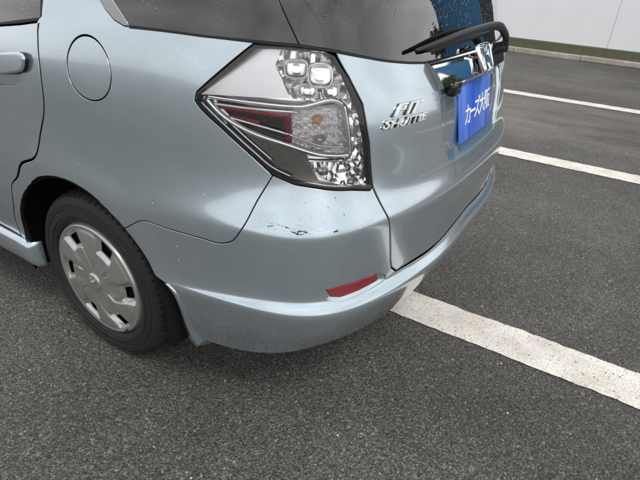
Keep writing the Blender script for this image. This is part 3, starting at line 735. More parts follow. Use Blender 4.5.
# ---- glass, pillars, roof
wg = L('win_gap'); qf = L('qwin_front')
wgap = [wg[2], wg[1], wg[0], (.955, 12.6), (1.03, 13.6), (1.09, 14.5)]
rw = [(.7363, 10.985), (.62, 10.97), (.509, 10.925), (.3686, 10.835), (.2, 10.835), (0, 10.835)]
rwin = wgap + mir(wgap)[::-1] + mir(rw) + rw[:-1][::-1]
panel('rear_window', rwin, GLASS, car, h=.025, gap=.0022, depth=.008, off=-.003)
qw = wgap + [(1.40, 14.4), (1.40, 13), (1.372, 11.9)] + qf + [belt[4], belt[5]]
trim = L('qtrim_front')[::-1]
tr_poly = [qf[2], qf[1], qf[0], (1.372, 11.9), (1.40, 13), (1.40, 14.4), (1.49, 14.5), (1.445, 13), (1.405, 12)] + L('qtrim_front')
GREYTRIM = simple('grey_trim', (.30, .30, .31), .35, .6)
dw = [(1.626, 10.87), (1.622, 11.6), (1.615, 13), (1.605, 14.3), (2.56, 14.3), (2.58, 12), (2.60, 10.52), (2.2, 10.59), (1.815, 10.70)]
fw = [(2.68, 10.6), (2.66, 12), (2.63, 14.3), (3.2, 14.3), (3.7, 12), (3.9, 11.05), (3.65, 10.7)]
for mirror in (False, True):
    hh = .05 if mirror else .02
    panel('quarter_window', qw, GLASS, car, h=hh, gap=.0022, depth=.008, off=-.003, mirror=mirror)
    panel('window_trim', tr_poly, GREYTRIM, car, h=hh, gap=.001, depth=.008, off=.001, mirror=mirror)
    panel('door_window', dw, GLASS, car, h=hh, gap=.002, depth=.006, off=-.006, mirror=mirror)
    panel('door_window', fw, GLASS, car, h=.06, gap=.002, depth=.006, off=-.006, mirror=mirror)
    panel('pillar', [(2.56, 10.6), (2.58, 10.6), (2.66, 10.6), (2.62, 14.4), (2.56, 14.4)], BLACK, car, h=.05, gap=0, depth=.01, off=-.004, mirror=mirror)
    # window seal under the glass and the frame between rear door glass and pillar
    panel('window_seal', [(1.612, 10.83), (1.714, 10.73), (1.815, 10.66), (2.2, 10.54), (2.6, 10.47), (2.6, 10.52), (2.2, 10.59), (1.815, 10.70), (1.626, 10.87), (1.622, 11.6), (1.615, 13), (1.605, 14.5), (1.595, 14.5), (1.606, 13), (1.612, 11.6)], RUBBER_AND_GAP_SHADE, car, h=.03, gap=0, depth=.008, off=-.001, mirror=mirror)
panel('windscreen', [(4.0, 11.1), (3.4, 14.3), (S_MAX - .003, 14.3), (S_MAX - .003, 11.1)], GLASS, car, h=.08, depth=.006)
panel('windscreen', [(4.0, 11.1), (3.4, 14.3), (S_MAX - .003, 14.3), (S_MAX - .003, 11.1)], GLASS, car, h=.08, depth=.006, mirror=True)
# rubber strip between glass and bodywork round the tail
seal = [(.97, 10.875), (.8377, 10.935), (.7363, 10.945), (.62, 10.93), (.509, 10.885), (.3686, 10.795), (.2, 10.795), (0, 10.795)]
seal2 = [(.97, 10.90), (.8377, 10.965), (.7363, 10.975), (.62, 10.96), (.509, 10.915), (.3686, 10.825), (.2, 10.825), (0, 10.825)]
panel('window_seal', [(1.29, 10.83), (1.0821, 10.835), (.9585, 10.875)] + seal[1:] + mir(seal[1:-1])[::-1] + mir(seal2[1:-1]) + seal2[1:][::-1] + [(.9585, 10.905), (1.0821, 10.865), (1.29, 10.862)], RUBBER_AND_GAP_SHADE, car, h=.02, gap=0, depth=.006, off=.0015)
# roof: the skin above the glass, closed by a crowned cap
def roof():
    ss = np.linspace(-S_MAX, S_MAX, 150)[:-1]; rings = []
    for t in (14.45, 14.7, 15.0): rings.append(body(ss, np.full(len(ss), t))[0])
    c = np.array([0, .45, 1.50])
    for k, dz in ((.85, .030), (.65, .048), (.4, .058), (.15, .062)): rings.append(np.c_[c[0] + (rings[2][:, :2] - c[:2]) * k, np.full(len(ss), 1.47 + dz)])
    n = len(ss); F = [(i * n + k, i * n + (k + 1) % n, (i + 1) * n + (k + 1) % n, (i + 1) * n + k) for i in range(len(rings) - 1) for k in range(n)]
    F.append(tuple((len(rings) - 1) * n + k for k in range(n)))
    return mesh_obj('roof', np.concatenate(rings), F, PAINT, car)
roof()
# luggage floor, seat backs and lining behind the dark glass
bm = bmesh.new(); box_bm(bm, (-.72, -.78, .70), (.72, 1.9, .74), .02); bm_obj('cabin_floor', bm, VOID, car)
SEAT = simple('seat_cloth', (.05, .048, .045), .9, 0, .2, .2, 60)
for x in (-.36, .36):
    st = empty('rear_seat', (x, .12, .74), 0, car)
    bm = bmesh.new(); box_bm(bm, (-.33, -.06, 0), (.33, .08, .46), .05); bm_obj('seat_back', bm, SEAT, st)
    bm = bmesh.new(); box_bm(bm, (-.13, -.04, .49), (.13, .06, .66), .035); bm_obj('headrest', bm, SEAT, st)

# ---- tail lamps
FROSTM = simple('frosted_inner_lens', (.94, .93, .96), .28, .7, .6, .05, 320, .0004)
AMBER = simple('amber_bulb', (.80, .33, .10), .2)
REDM = simple('red_inner_lens', (.27, .015, .03), .14)
SMOKE = simple('smoked_inner_panel', (.20, .19, .175), .14, .8)
def ribbed():
    m, nt, b = new_mat('ribbed_inner_lens'); tc = coords(nt)
    mp = N(nt, 'ShaderNodeMapping'); nt.links.new(tc, mp.inputs['Vector'])
    wv = N(nt, 'ShaderNodeTexWave', Scale=34.0, Distortion=.6); wv.bands_direction = 'Z'; nt.links.new(mp.outputs['Vector'], wv.inputs['Vector'])
    nrm = bump(nt, wv.outputs['Fac'], .7, .003); nt.nodes.remove(b)
    g = N(nt, 'ShaderNodeBsdfGlossy', Roughness=.06); t = N(nt, 'ShaderNodeBsdfTransparent'); t.inputs['Color'].default_value = (.88, .87, .86, 1)
    nt.links.new(nrm, g.inputs['Normal']); fr = N(nt, 'ShaderNodeLayerWeight', Blend=.12); nt.links.new(nrm, fr.inputs['Normal'])
    mx = N(nt, 'ShaderNodeMixShader'); nt.links.new(fr.outputs['Fresnel'], mx.inputs[0]); nt.links.new(t.outputs[0], mx.inputs[1]); nt.links.new(g.outputs[0], mx.inputs[2])
    df = N(nt, 'ShaderNodeBsdfDiffuse'); df.inputs['Color'].default_value = (.85, .84, .82, 1); m3 = N(nt, 'ShaderNodeMixShader', Fac=.16)
    nt.links.new(mx.outputs[0], m3.inputs[1]); nt.links.new(df.outputs[0], m3.inputs[2]); nt.links.new(m3.outputs[0], nt.nodes['Material Output'].inputs['Surface']); return m
RIBBED = ribbed()
def strip3(pts, off, n=None):
    q = spline(uv(pts), n or 8 * len(pts)); return q
def bar_on(name, pts, off, rad, mat, parent, sg=1):
    q = strip3(pts, off); P, _ = body(q[:, 0] * sg, v2t(q[:, 1]), np.full(len(q), off)); return tube(name, P, rad, mat, parent, 8)
def tail_lamp(mirror):
    sg = -1 if mirror else 1; kw = dict(mirror=mirror); h = .03 if mirror else .012
    root = empty('tail_lamp', (0, 0, 0), 0, car)
    outer = lamp
    inner_uv = shrink(dense(uv(lamp), .01), .0055); inner = [(a, float(v2t(b))) for a, b in inner_uv]
    panel('seal_rim', outer, RUBBER_AND_GAP_SHADE, root, [inner[::1]], h=.012, gap=.0022, depth=.02, off=.0015, hole_gap=0, **kw)
    panel('lens', outer, LENS, root, h=.009 if not mirror else .03, gap=.006, depth=.012, off=.004, lip=.004, **kw)
    panel('housing', outer, LAMPCHROME, root, h=.02, gap=.004, depth=0, off=-.046, **kw)
    # side wall of the housing
    q = shrink(dense(uv(outer), .01), .004); m = len(q)
    P0, _ = body(q[:, 0] * sg, v2t(q[:, 1]), np.full(m, -.001)); P1, _ = body(q[:, 0] * sg, v2t(q[:, 1]), np.full(m, -.047))
    mesh_obj('housing_wall', np.concatenate([P0, P1]), [(i, (i + 1) % m, m + (i + 1) % m, m + i) for i in range(m)], LAMPCHROME, root)
    if mirror:
        panel('reflector_bowl', O['lamp_gem_side'], LAMPCHROME, root, h=.02, off=-.02, depth=.02, smooth=False, jitter=.004, **kw)
        panel('brake_lens', O['lamp_red'], REDM, root, h=.03, off=-.014, depth=.015, **kw)
        panel('frosted_panel', O['lamp_frost'], FROSTM, root, h=.03, off=-.012, depth=.012, **kw)
        return root
    panel('frosted_panel', O['lamp_frost'], FROSTM, root, h=.012, off=-.004, depth=0, gap=0, fan=.30)
    panel('reflector_bowl', O['lamp_gem_top'], LAMPCHROME, root, h=.016, off=-.014, gap=0, depth=.018, smooth=False, jitter=.0015, gem=.0045, fan=.14)
    panel('reflector_bowl', O['lamp_gem_side'], LAMPCHROME, root, h=.0100, off=-.016, gap=0, depth=.018, smooth=False, jitter=.0034, gem=.0018, fan=.08)
    # moulded dishes in the upper reflector: rounded rectangles with a ribbed floor
    for s, t, rw_, rh_ in ((.845, 10.50, .024, .019), (.772, 10.42, .026, .024), (.738, 10.08, .018, .016), (.810, 10.08, .020, .014)):
        cc, nn = body(np.array([s]), np.array([t]), np.array([-.012])); cc, nn = cc[0], nn[0]; nn = nn + [0, 0, .18]; nn /= np.linalg.norm(nn)
        e1 = np.cross(nn, [0, 0, 1]); e1 /= np.linalg.norm(e1); e2 = np.cross(nn, e1); g = 28; V, F = [], []
        prof_ = ((1.12, -.004), (1.04, .001), (1., .0012), (.92, -.001), (.8, -.004), (.6, -.0035), (.4, -.0065), (.2, -.006))
        for rr, dd in prof_:
            for i in range(g):
                a_ = 2 * math.pi * i / g; ca, sa = math.cos(a_), math.sin(a_); kx = 1 / (abs(ca) ** 3.2 + abs(sa) ** 3.2) ** (1 / 3.2)
                V.append(cc + (e1 * ca * rw_ + e2 * sa * rh_) * kx * rr + nn * dd)
        m_ = len(prof_)
        for k in range(m_ - 1): F += [(k * g + i, k * g + (i + 1) % g, (k + 1) * g + (i + 1) % g, (k + 1) * g + i) for i in range(g)]
        F.append(tuple((m_ - 1) * g + i for i in range(g)))
        mesh_obj('reflector_dish', V, F, LAMPCHROME, root)
    # brake light slot: black tray with a red band above and at its end
    tray = panel('brake_tray', O['lamp_red'], BLACK_GLOSS, root, h=.015, off=-.026, gap=0, depth=.01)
    lr = O['lamp_red']
    lerp = lambda a, b, k: (a[0] + (b[0] - a[0]) * k, a[1] + (b[1] - a[1]) * k)
    panel('brake_lens', [lr[0], lr[1], lr[2], lerp(lr[2], lr[3], .20), lerp(lr[1], lr[4], .20), lerp(lr[0], lr[5], .24)], REDM, root, h=.01, off=-.015, gap=.001, depth=.012, lip=.003)
    panel('brake_lens', [lerp(lr[2], lr[1], .02), lerp(lr[2], lr[1], .16), lerp(lr[3], lr[4], .16), lerp(lr[3], lr[4], .02)], REDM, root, h=.01, off=-.013, gap=.001, depth=.012, lip=.003)
    panel('brake_lens', [lerp(lr[0], lr[5], .62), lerp(lr[1], lr[4], .55), lerp(lr[1], lr[4], .72), lerp(lr[0], lr[5], .9)], REDM, root, h=.01, off=-.018, gap=.001, depth=.008)
    for k in range(9):
        a_, b_ = lerp(lr[2], lr[1], .02 + .0), lerp(lr[3], lr[4], .02); c_ = lerp(a_, b_, .08 + k * .1)
        Pq, nq = body(np.array([c_[0] + .001, c_[0] + .016]), np.array([c_[1]] * 2), np.array([-.010] * 2)); tube('lens_rib', Pq, .0016, REDM, root, 6)
    # chrome mouldings
    bar_on('chrome_moulding', O['lamp_bar_top'], -.010, .0055, LAMPCHROME, root)
    bar_on('chrome_moulding', [(s, t - .14) for s, t in O['lamp_bar_top'][:3]], -.014, .0035, LAMPCHROME, root)
    bar_on('chrome_moulding', O['lamp_bar_right'], -.010, .0055, LAMPCHROME, root)
    bar_on('chrome_moulding', O['lamp_bar_low'], -.010, .0060, LAMPCHROME, root)
    bar_on('chrome_moulding', O['lamp_bar_mid'], -.013, .0030, LAMPCHROME, root)
    bar_on('chrome_moulding', O['lamp_bar_edge'], -.006, .0032, CHROME_DULL, root)
    bar_on('chrome_moulding', [(s, t + .13) for s, t in O['lamp_bar_edge'][:4]], -.012, .0022, LAMPCHROME, root)
    panel('smoked_panel', O['lamp_dark'], SMOKE, root, h=.014, off=-.018, gap=0, depth=.02)
    # turn signal and reversing light: bowls, bulbs and ribbed inner lens
    sp = O['lamp_signal']
    panel('reflector_bowl', sp, FROSTM, root, h=.0055, off=-.020, gap=0, depth=.0, smooth=False, jitter=.0007, saw=(.021, .010))
    for (s, t, mt, r) in ((.775, 9.44, AMBER, .011), (.765, 8.98, simple('clear_bulb', (.55, .55, .55), .1, .6), .012)):
        cc, nn = body(np.array([s]), np.array([t]), np.array([-.022])); bm = bmesh.new(); bmesh.ops.create_uvsphere(bm, u_segments=16, v_segments=10, radius=r)
        for v in bm.verts: v.co = Vector(cc[0]) + Vector((v.co.x * 1.5, v.co.y * 1.1, v.co.z * .75))
        bm_obj('bulb', bm, mt, root)
    panel('signal_lens', sp, RIBBED, root, h=.012, off=-.010, gap=.002, depth=.02, lip=.004)
    return root
tail_lamp(False); tail_lamp(True)

# ---- chrome garnish, emblem, camera, plate
def garnish():
    """chrome bar over the plate: a shelf facing up, a tall front facet, slanted ends"""
    sec = [(10.82, -.004), (10.81, .003), (10.60, .0145), (10.56, .0155), (10.20, .0165), (9.90, .0155), (9.85, .012), (9.84, -.012)]
    aa = np.linspace(-1, 1, 61); V = []
    for a_ in aa:
        for t, o in sec: V.append(body(np.array([a_ * (.3184 + (t - 9.85) * .054)]), np.array([t]), np.array([o]))[0][0])
    m = len(sec); bm = bmesh.new(); vs_ = [bm.verts.new(v) for v in V]
    for i in range(60):
        for j in range(m - 1): bm.faces.new([vs_[k] for k in (i * m + j, (i + 1) * m + j, (i + 1) * m + j + 1, i * m + j + 1)])
    bm.faces.new(vs_[:m]); bm.faces.new(vs_[60 * m:])
    o = bm_obj('garnish', bm, CHROME, car)
    md = o.modifiers.new('edge', 'EDGE_SPLIT'); md.split_angle = R(25)
    return o
garnish()
bm = bmesh.new(); p, n_ = body(np.array([.235]), np.array([9.70]), np.array([.004])); p = p[0]
box_bm(bm, (p[0] - .03, p[1] - .016, p[2] - .014), (p[0] + .03, p[1] + .012, p[2] + .022), .008); bm_obj('rear_camera', bm, BLACK_GLOSS, car)

def emblem():
    root = empty('emblem', (0, 0, 0), 0, car)
    p, n_ = body(np.array([0.]), np.array([10.42]), np.array([.024])); p, nn = Vector(p[0]), Vector(n_[0])
    nn = (nn + Vector((0, 0, .05))).normalized(); ex = Vector((1, 0, 0)); ez = nn.cross(ex) * -1
    if ez.z < 0: ez = -ez
    def P(a, b, c): return p + ex * a * 1.12 + ez * b * 1.12 + nn * c
    outl = [(-.052, .040), (.052, .040), (.055, .030), (.050, -.020), (.040, -.040), (-.040, -.040), (-.050, -.020), (-.055, .030)]
    o_ = np.array(round_poly(np.array(outl), 2)); i_ = o_ * [.84, .82]
    bm = bmesh.new(); n = len(o_)
    rings = [[bm.verts.new(P(x, y, c)) for x, y in q] for q, c in ((o_, 0), (o_ * .98, .008), ((o_ + i_) / 2, .011), (i_, .008), (i_, 0))]
    for a, b in zip(rings, rings[1:]):
        for k in range(n): bm.faces.new((a[k], a[(k + 1) % n], b[(k + 1) % n], b[k]))
    bm_obj('frame', bm, CHROME, root)
    bm = bmesh.new(); bm.faces.new([bm.verts.new(P(x, y, .001)) for x, y in i_]); bm_obj('back_plate', bm, BLACK_GLOSS, root, False)
    bm = bmesh.new()
    def bar(q, c0=.0, c1=.012):
        lo = [bm.verts.new(P(x, y, c0)) for x, y in q]; ce = np.mean(q, 0)
        hi = [bm.verts.new(P(*(ce + (np.array((x, y)) - ce) * .82), c1)) for x, y in q]
        bm.faces.new(hi); k = len(q)
        for i in range(k): bm.faces.new((lo[i], lo[(i + 1) % k], hi[(i + 1) % k], hi[i]))
    bar([(-.038, .033), (-.022, .033), (-.017, .0), (-.022, -.033), (-.034, -.033), (-.029, 0)])
    bar([(.038, .033), (.022, .033), (.017, .0), (.022, -.033), (.034, -.033), (.029, 0)])
    bar([(-.022, .007), (.022, .007), (.020, -.008), (-.020, -.008)], 0, .011)
    bm_obj('letter', bm, CHROME, root, False)
emblem()

def text_mesh(txt, size, extrude=.0, bevel=0., shear=0., bold=0.):
    cu = bpy.data.curves.new('t', 'FONT'); cu.body = txt; cu.size = size; cu.extrude = extrude; cu.bevel_depth = bevel; cu.shear = shear; cu.offset = bold
    cu.resolution_u = 4
    ob = bpy.data.objects.new('t', cu); col.objects.link(ob); bpy.context.view_layer.update()
    dg = bpy.context.evaluated_depsgraph_get(); me = bpy.data.meshes.new_from_object(ob.evaluated_get(dg), depsgraph=dg)
    bpy.data.objects.remove(ob); bpy.data.curves.remove(cu)
    co = np.array([tuple(v.co) for v in me.vertices]).reshape(-1, 3)
    return me, co
# number plate: blue dealer plate
PLATE_BLUE = None
def plate_mat():
    m, nt, b = new_mat('plate_blue'); tc = coords(nt)
    nz = N(nt, 'ShaderNodeTexNoise', Scale=1.0, Detail=5.0); mp = N(nt, 'ShaderNodeMapping'); mp.inputs['Scale'].default_value = (22, 22, 3)
    nt.links.new(tc, mp.inputs['Vector']); nt.links.new(mp.outputs['Vector'], nz.inputs['Vector'])
    nt.links.new(ramp(nt, nz.outputs['Fac'], [(.38, (.012, .085, .52)), (.62, (.09, .20, .66))]).outputs['Color'], b.inputs['Base Color']); b.inputs['Roughness'].default_value = .28; return m
plate = empty('licence_plate', (0, -.911, .789), 0, car); plate.rotation_euler = (R(-12.5), 0, 0)
bm = bmesh.new(); box_bm(bm, (-.165, -.003, 0), (.165, .004, .165), .003); bm_obj('plate_base', bm, plate_mat(), plate)
WHITE = simple('white_print', (.82, .83, .85), .4)
x = -.128
for ch, w in zip('カーズ大阪', (.046, .042, .052, .056, .056)):
    me, co = text_mesh(ch, .066, .0004, 0, .16, .0007)
    if len(co):
        me.transform(Matrix.Translation((x, -.0044,   .050 + (x + .128) * .06)) @ Matrix.Rotation(R(90), 4, 'X'))
        me.materials.clear(); me.materials.append(WHITE); link(bpy.data.objects.new('letter', me), plate)
    x += w + .003

# model badge on the tailgate: two lines of slanted chrome capitals
BADGE = simple('badge_silver', (.78, .79, .80), .25, .55)
def badge():
    bd = uv(L('badge'))                                     # lower left, upper left, upper right, lower right
    root = tailgate
    def word(txt, x0, width, v0, vh, shear):
        chars(txt, x0, width, v0, vh, shear, 0., BADGE, .0048, 'letter'); chars(txt, x0 + .0006, width, v0 - .0006, vh, shear, .028, BLACK_GLOSS, .0012, 'letter_base')
    def chars(txt, x0, width, v0, vh, shear, bold, mt_, lift, nm):
        xs = 0.; items = []
        for ch in txt:
            me, co = text_mesh(ch, 1.0, .05 if not bold else .02, .006, shear, bold); w = co[:, 0].max() - co[:, 0].min() - 2 * bold; items.append((me, co, xs - co[:, 0].min() - bold)); xs += w + .07 - shear * .55
        k = width / xs
        for me, co, dx in items:
            X = (co[:, 0] + dx) * k; Yv = co[:, 1] / .70 * vh; Zo = co[:, 2]
            s = bd[1][0] + .004 - (x0 + X); v = v0 + Yv
            P, _ = body(s, v2t(v), lift + Zo * .05)
            me.vertices.foreach_set('co', P.astype(np.float32).ravel()); me.update(); me.materials.clear(); me.materials.append(mt_)
            link(bpy.data.objects.new(nm, me), root)
    v_lo = min(bd[:, 1]); 
    word('FIT', .022, .118, bd[0][1] + .030, .028, .45)
    word('SHUTTLE', -.012, .175, bd[0][1] + .004, .019, .45)
badge()

# ---- wiper
wip = empty('rear_wiper', (0, 0, 0), 0, car)
def on(s, t, o): return body(np.array([s]), np.array([t]), np.array([o]))[0][0]
wb = L('wiper')[0]; base = on(wb[0], wb[1], .02)
bm = bmesh.new(); bmesh.ops.create_cone(bm, cap_ends=True, segments=20, radius1=.022, radius2=.018, depth=.05)
n_ = Vector(body(np.array([wb[0]]), np.array([wb[1]]))[1][0]); mt = n_.to_track_quat('Z', 'Y').to_matrix().to_4x4(); mt.translation = Vector(base)
bmesh.ops.transform(bm, matrix=mt, verts=bm.verts); bm_obj('pivot_cap', bm, BLACK, wip)
wk = L('wiper'); offs = (.038, .048, .050, .046, .032, .022, .015)
ctrl = [on(s_, t_, o_) for (s_, t_), o_ in zip(wk, offs)]
ap = _blur(np.concatenate([np.linspace(a_, b_, 8)[:-1] for a_, b_ in zip(ctrl, ctrl[1:])] + [ctrl[-1:]]), 1.3, 0, 'lin'); NA = len(ap)
bm = bmesh.new(); rings = []
for i, p in enumerate(ap):
    u = i / (NA - 1); w = .0128 * (1 - u) ** 1.0 + .0042; hgt = .0095 * (1 - u) + .0035
    d = Vector(ap[min(i + 1, NA - 1)] - ap[max(i - 1, 0)]).normalized(); nv = Vector((0, -.9, .43)); side = d.cross(nv).normalized(); up = side.cross(d)
    rings.append([bm.verts.new(Vector(p) + side * w * a + up * hgt * b) for a, b in ((-1, -.8), (-1, .2), (-.6, .9), (.6, .9), (1, .2), (1, -.8))])
for a, b in zip(rings, rings[1:]):
    for k in range(6): bm.faces.new((a[k], a[(k + 1) % 6], b[(k + 1) % 6], b[k]))
bm.faces.new(rings[0]); bm.faces.new(rings[-1]); bm_obj('arm', bm, BLACK, wip)
bl = spline([on(s_, t_, .011) for s_, t_ in L('blade')], 20)
tube('blade', bl, [.0055] * 19 + [.0035], RUBBER_AND_GAP_SHADE, wip, 6)

# ---- wheels
def wheel(x_out, yc, mirror=False, detail=True):
    """left-hand wheel: outer face towards -x"""
    root = empty('wheel', (x_out, yc, .295), math.pi if mirror else 0, car)
    seg = 288 if detail else 72
    prof = [(.030, .196), (.012, .200), (.003, .205), (-.0035, .214), (-.0060, .222), (-.0062, .2255), (-.0085, .2265), (-.0085, .2295), (-.0062, .2305), (-.0060, .247), (-.0052, .2495), (-.0072, .2505), (-.0070, .2535), (-.0046, .2545), (-.0040, .262), (-.0048, .263), (-.0040, .268), (-.0005, .276), (.006, .2855),
            (.014, .2915), (.022, .2945), (.030, .2962), (.038, .2970), (.0385, .2905), (.045, .2905), (.0455, .2975), (.064, .2985), (.0645, .2905), (.072, .2905), (.0725, .2988), (.098, .2990), (.0985, .2905), (.106, .2905), (.1065, .2985), (.126, .298), (.1265, .2905), (.133, .2905), (.1335, .297), (.150, .2955), (.163, .289), (.174, .275), (.178, .245), (.172, .21), (.15, .196)]
    V, F = lathe(prof, seg); V = np.array(V).reshape(len(prof), seg, 3)
    if detail:      # sipes across the shoulder blocks
        for i, (x, r) in enumerate(prof):
            if .012 < x < .16 and r > .284:
                for k in range(seg):
                    ph = (k + (2 if x > .085 else 0) + int(x * 40)) % 4
                    if ph == 0 and not (.0645 <= x <= .1065): V[i, k, 1:] *= (r - .0065) / r
    mesh_obj('tyre', V.reshape(-1, 3), F, TYRE, root, True)
    o = root.children[-1]; md = o.modifiers.new('edge', 'EDGE_SPLIT'); md.split_angle = R(35)
    # raised lettering blocks on the sidewall
    bm = bmesh.new()
    for a0, cnt in ():
        for k in range(cnt):
            a = R(a0 + k * 5.0); r0, r1 = .2375, .2545
            for da in ((0, 1.1), (2.2, 1.1)) if k % 2 else ((0, 3.0),):
                q = [(r0, a + R(da[0])), (r1, a + R(da[0])), (r1, a + R(da[0] + da[1])), (r0, a + R(da[0] + da[1]))]
                vs1 = [bm.verts.new((-.0072, r * math.sin(t), r * math.cos(t))) for r, t in q]; vs0 = [bm.verts.new((-.004, r * math.sin(t), r * math.cos(t))) for r, t in q]
                bm.faces.new(vs1)
                for i in range(4): bm.faces.new((vs0[i], vs0[(i + 1) % 4], vs1[(i + 1) % 4], vs1[i]))
    bm_obj('sidewall_marking', bm, TYRE, root, False)
    # wheel cover: polar grid, six vents with sunk sides, a swept groove beside each
    nr, na = (110, 6 * 96) if detail else (40, 6 * 24)
    rs = np.linspace(.0, .2025, nr); V = []; holes = set()
    def sunk(r, a):
        """depth of the cover below its crown at polar position (angle within one sixth, -30..30 deg)"""
        c = a - 26 * (r - .15) / .06 * .22
        wr = _smooth(.118, .130, r) * (1 - _smooth(.175, .183, r)); wa = 1 - _smooth(10.5, 15.5, abs(c - 1.5))
        d = .011 * wr * wa
        g = abs(c + 17 - 160 * (r - .10)) / (1 + 30 * (.16 - r)) ; d += .004 * (1 - _smooth(.8, 3.2, g)) * _smooth(.055, .07, r) * (1 - _smooth(.165, .18, r))
        return d, (.133 < r < .172 and abs(c - 1.5) < 8.6)
    for i, r in enumerate(rs):
        for k in range(na):
            a = k * 360 / na; loc = ((a + 30 - 2) % 60) - 30
            crown = -.013 * (1 - (r / .2025) ** 2) - .004 * math.exp(-((r - .193) / .006) ** 2) + .010 * _smooth(.195, .2025, r)
            spoke = -.004 * _smooth(.05, .10, r) * (1 - _smooth(.17, .19, r)) * (1 - _smooth(10, 22, abs(abs(loc) - 30)))
            d, hole = sunk(r, loc); x = crown + spoke + d
            if r < .031: x = -.019 + .004 * _smooth(.026, .031, r)
            q = R(a); V.append((x, -r * math.sin(q + math.pi / 2) * 1.0, r * math.cos(q + math.pi / 2) * -1.0))
            if hole: holes.add((i, k))
    F = []
    for i in range(nr - 1):
        for k in range(na):
            k2 = (k + 1) % na
            if all(z in holes for z in ((i, k), (i + 1, k), (i, k2), (i + 1, k2))): continue
            F.append((i * na + k, i * na + k2, (i + 1) * na + k2, (i + 1) * na + k))
    hub = mesh_obj('wheel_cover', V, F, WHEEL, root)
    b = bmesh.new(); b.from_mesh(hub.data); bmesh.ops.remove_doubles(b, verts=b.verts, dist=1e-5); bmesh.ops.recalc_face_normals(b, faces=b.faces); b.to_mesh(hub.data); b.free()
    V, F = lathe([(.02, .002), (.02, .199), (.05, .199)], 48); mesh_obj('rim', V, F, VOID, root)
    # maker's mark on the cap
    bm = bmesh.new()
    for q in ([(-.014, .014), (-.008, .014), (-.006, -.014), (-.012, -.014)], [(.014, .014), (.008, .014), (.006, -.014), (.012, -.014)], [(-.008, .003), (.008, .003), (.008, -.003), (-.008, -.003)]):
        lo = [bm.verts.new((-.0188, x_, y_)) for x_, y_ in q]; hi = [bm.verts.new((-.0215, x_, y_)) for x_, y_ in q]; bm.faces.new(hi)
        for i in range(4): bm.faces.new((lo[i], lo[(i + 1) % 4], hi[(i + 1) % 4], hi[i]))
    bm_obj('cap_mark', bm, CHROME, root, False)
    bm = bmesh.new(); a = R(-52); bmesh.ops.create_cone(bm, cap_ends=True, segments=8, radius1=.004, radius2=.003, depth=.022)
    bmesh.ops.transform(bm, matrix=Matrix.Translation((-.008, .19 * -math.cos(a), .19 * math.sin(a))) @ Matrix.Rotation(R(-90), 4, 'Y'), verts=bm.verts); bm_obj('valve', bm, RUBBER_AND_GAP_SHADE, root)
    return root
wheel(-.817, 0.)
wheel(.817, 0., True, False); wheel(-.817, 2.5, False, False); wheel(.817, 2.5, True, False)
# wheel-house liners
for yc in (0, 2.5):
    for sg in (-1, 1):
        th = np.linspace(R(-14), R(194), 30); V = []
        for xx, rr in ((.845, .352), (.835, .372), (.55, .375), (.55, .10)): V += [(sg * xx, yc + rr * math.cos(a), .30 + rr * math.sin(a)) for a in th]
        n = len(th); F = [(i * n + k, i * n + k + 1, (i + 1) * n + k + 1, (i + 1) * n + k) for i in range(3) for k in range(n - 1)]
        mesh_obj('wheel_liner', V, F, VOID, car)
bm = bmesh.new(); box_bm(bm, (-.6, -.72, .24), (.6, 3.0, .30), .02); bm_obj('underbody', bm, VOID, car, False)

# ---- aero skirts in front of and behind the rear wheel
def skirt(sg):
    sec = [(-.836, .330), (-.846, .328), (-.853, .318), (-.856, .306), (-.852, .262), (-.846, .240), (-.836, .228), (-.80, .228)]
    ys = [.318, .322, .335, .40, .8, 1.3, 1.8, 2.12]; V = []
    for i, y in enumerate(ys):
        k = (.0, .6, 1, 1, 1, 1, 1, 1)[i]
        V += [(sg * -(-.81 + (x_ + .81) * k if k < 1 else x_), y + (0 if k == 1 else 0), z_) for x_, z_ in sec]
    m = len(sec); F = [(i * m + j, (i + 1) * m + j, (i + 1) * m + j + 1, i * m + j + 1) for i in range(len(ys) - 1) for j in range(m - 1)]
    bm = bmesh.new(); vv = [bm.verts.new((-abs(v[0]) * -sg if False else (v[0] if sg < 0 else v[0]), v[1], v[2])) for v in V]
    for f in F: bm.faces.new([vv[i] for i in f])
    bm.faces.new(vv[:m])
    return bm_obj('side_skirt', bm, PAINT, car)
skirt(-1); skirt(1)
def spat(sg):
    """painted fairing behind the rear wheel: its outer edge lies on the bumper skin, its face looks forward to the tyre"""
    st = spline(SPAT, 18); oP, oN = body(st[:, 0], st[:, 1], np.full(18, .004)); o2, _ = body(st[:, 0], st[:, 1], np.full(18, -.012))
    inner = spline([(-.826, -.352, .440), (-.822, -.368, .395), (-.818, -.380, .330), (-.814, -.390, .272), (-.812, -.402, .240), (-.812, -.430, .225)], 18)
    back = inner + [.05, -.03, .0]; roll = oP * .75 + inner * .25 + [-.004, .0, 0]; mid = oP * .35 + inner * .65 + [-.001, -.004, 0]
    b2 = o2 + (oP - inner) * .0 + [.004, -.016, 0]
    rows = [back, inner, mid, roll, oP + [0, .003, 0], oP + [.001, -.003, 0], b2]
    V = np.concatenate(rows) * [-sg, 1, 1]; n = 18
    F = [(i * n + k, i * n + k + 1, (i + 1) * n + k + 1, (i + 1) * n + k) for i in range(len(rows) - 1) for k in range(n - 1)]
    bm = bmesh.new(); vv = [bm.verts.new(v) for v in V]
    for f in F: bm.faces.new([vv[i] for i in f])
    bm.faces.new([vv[i * n + n - 1] for i in range(len(rows))])
    return bm_obj('wheel_spat', bm, PAINT, car)
spat(-1); spat(1)

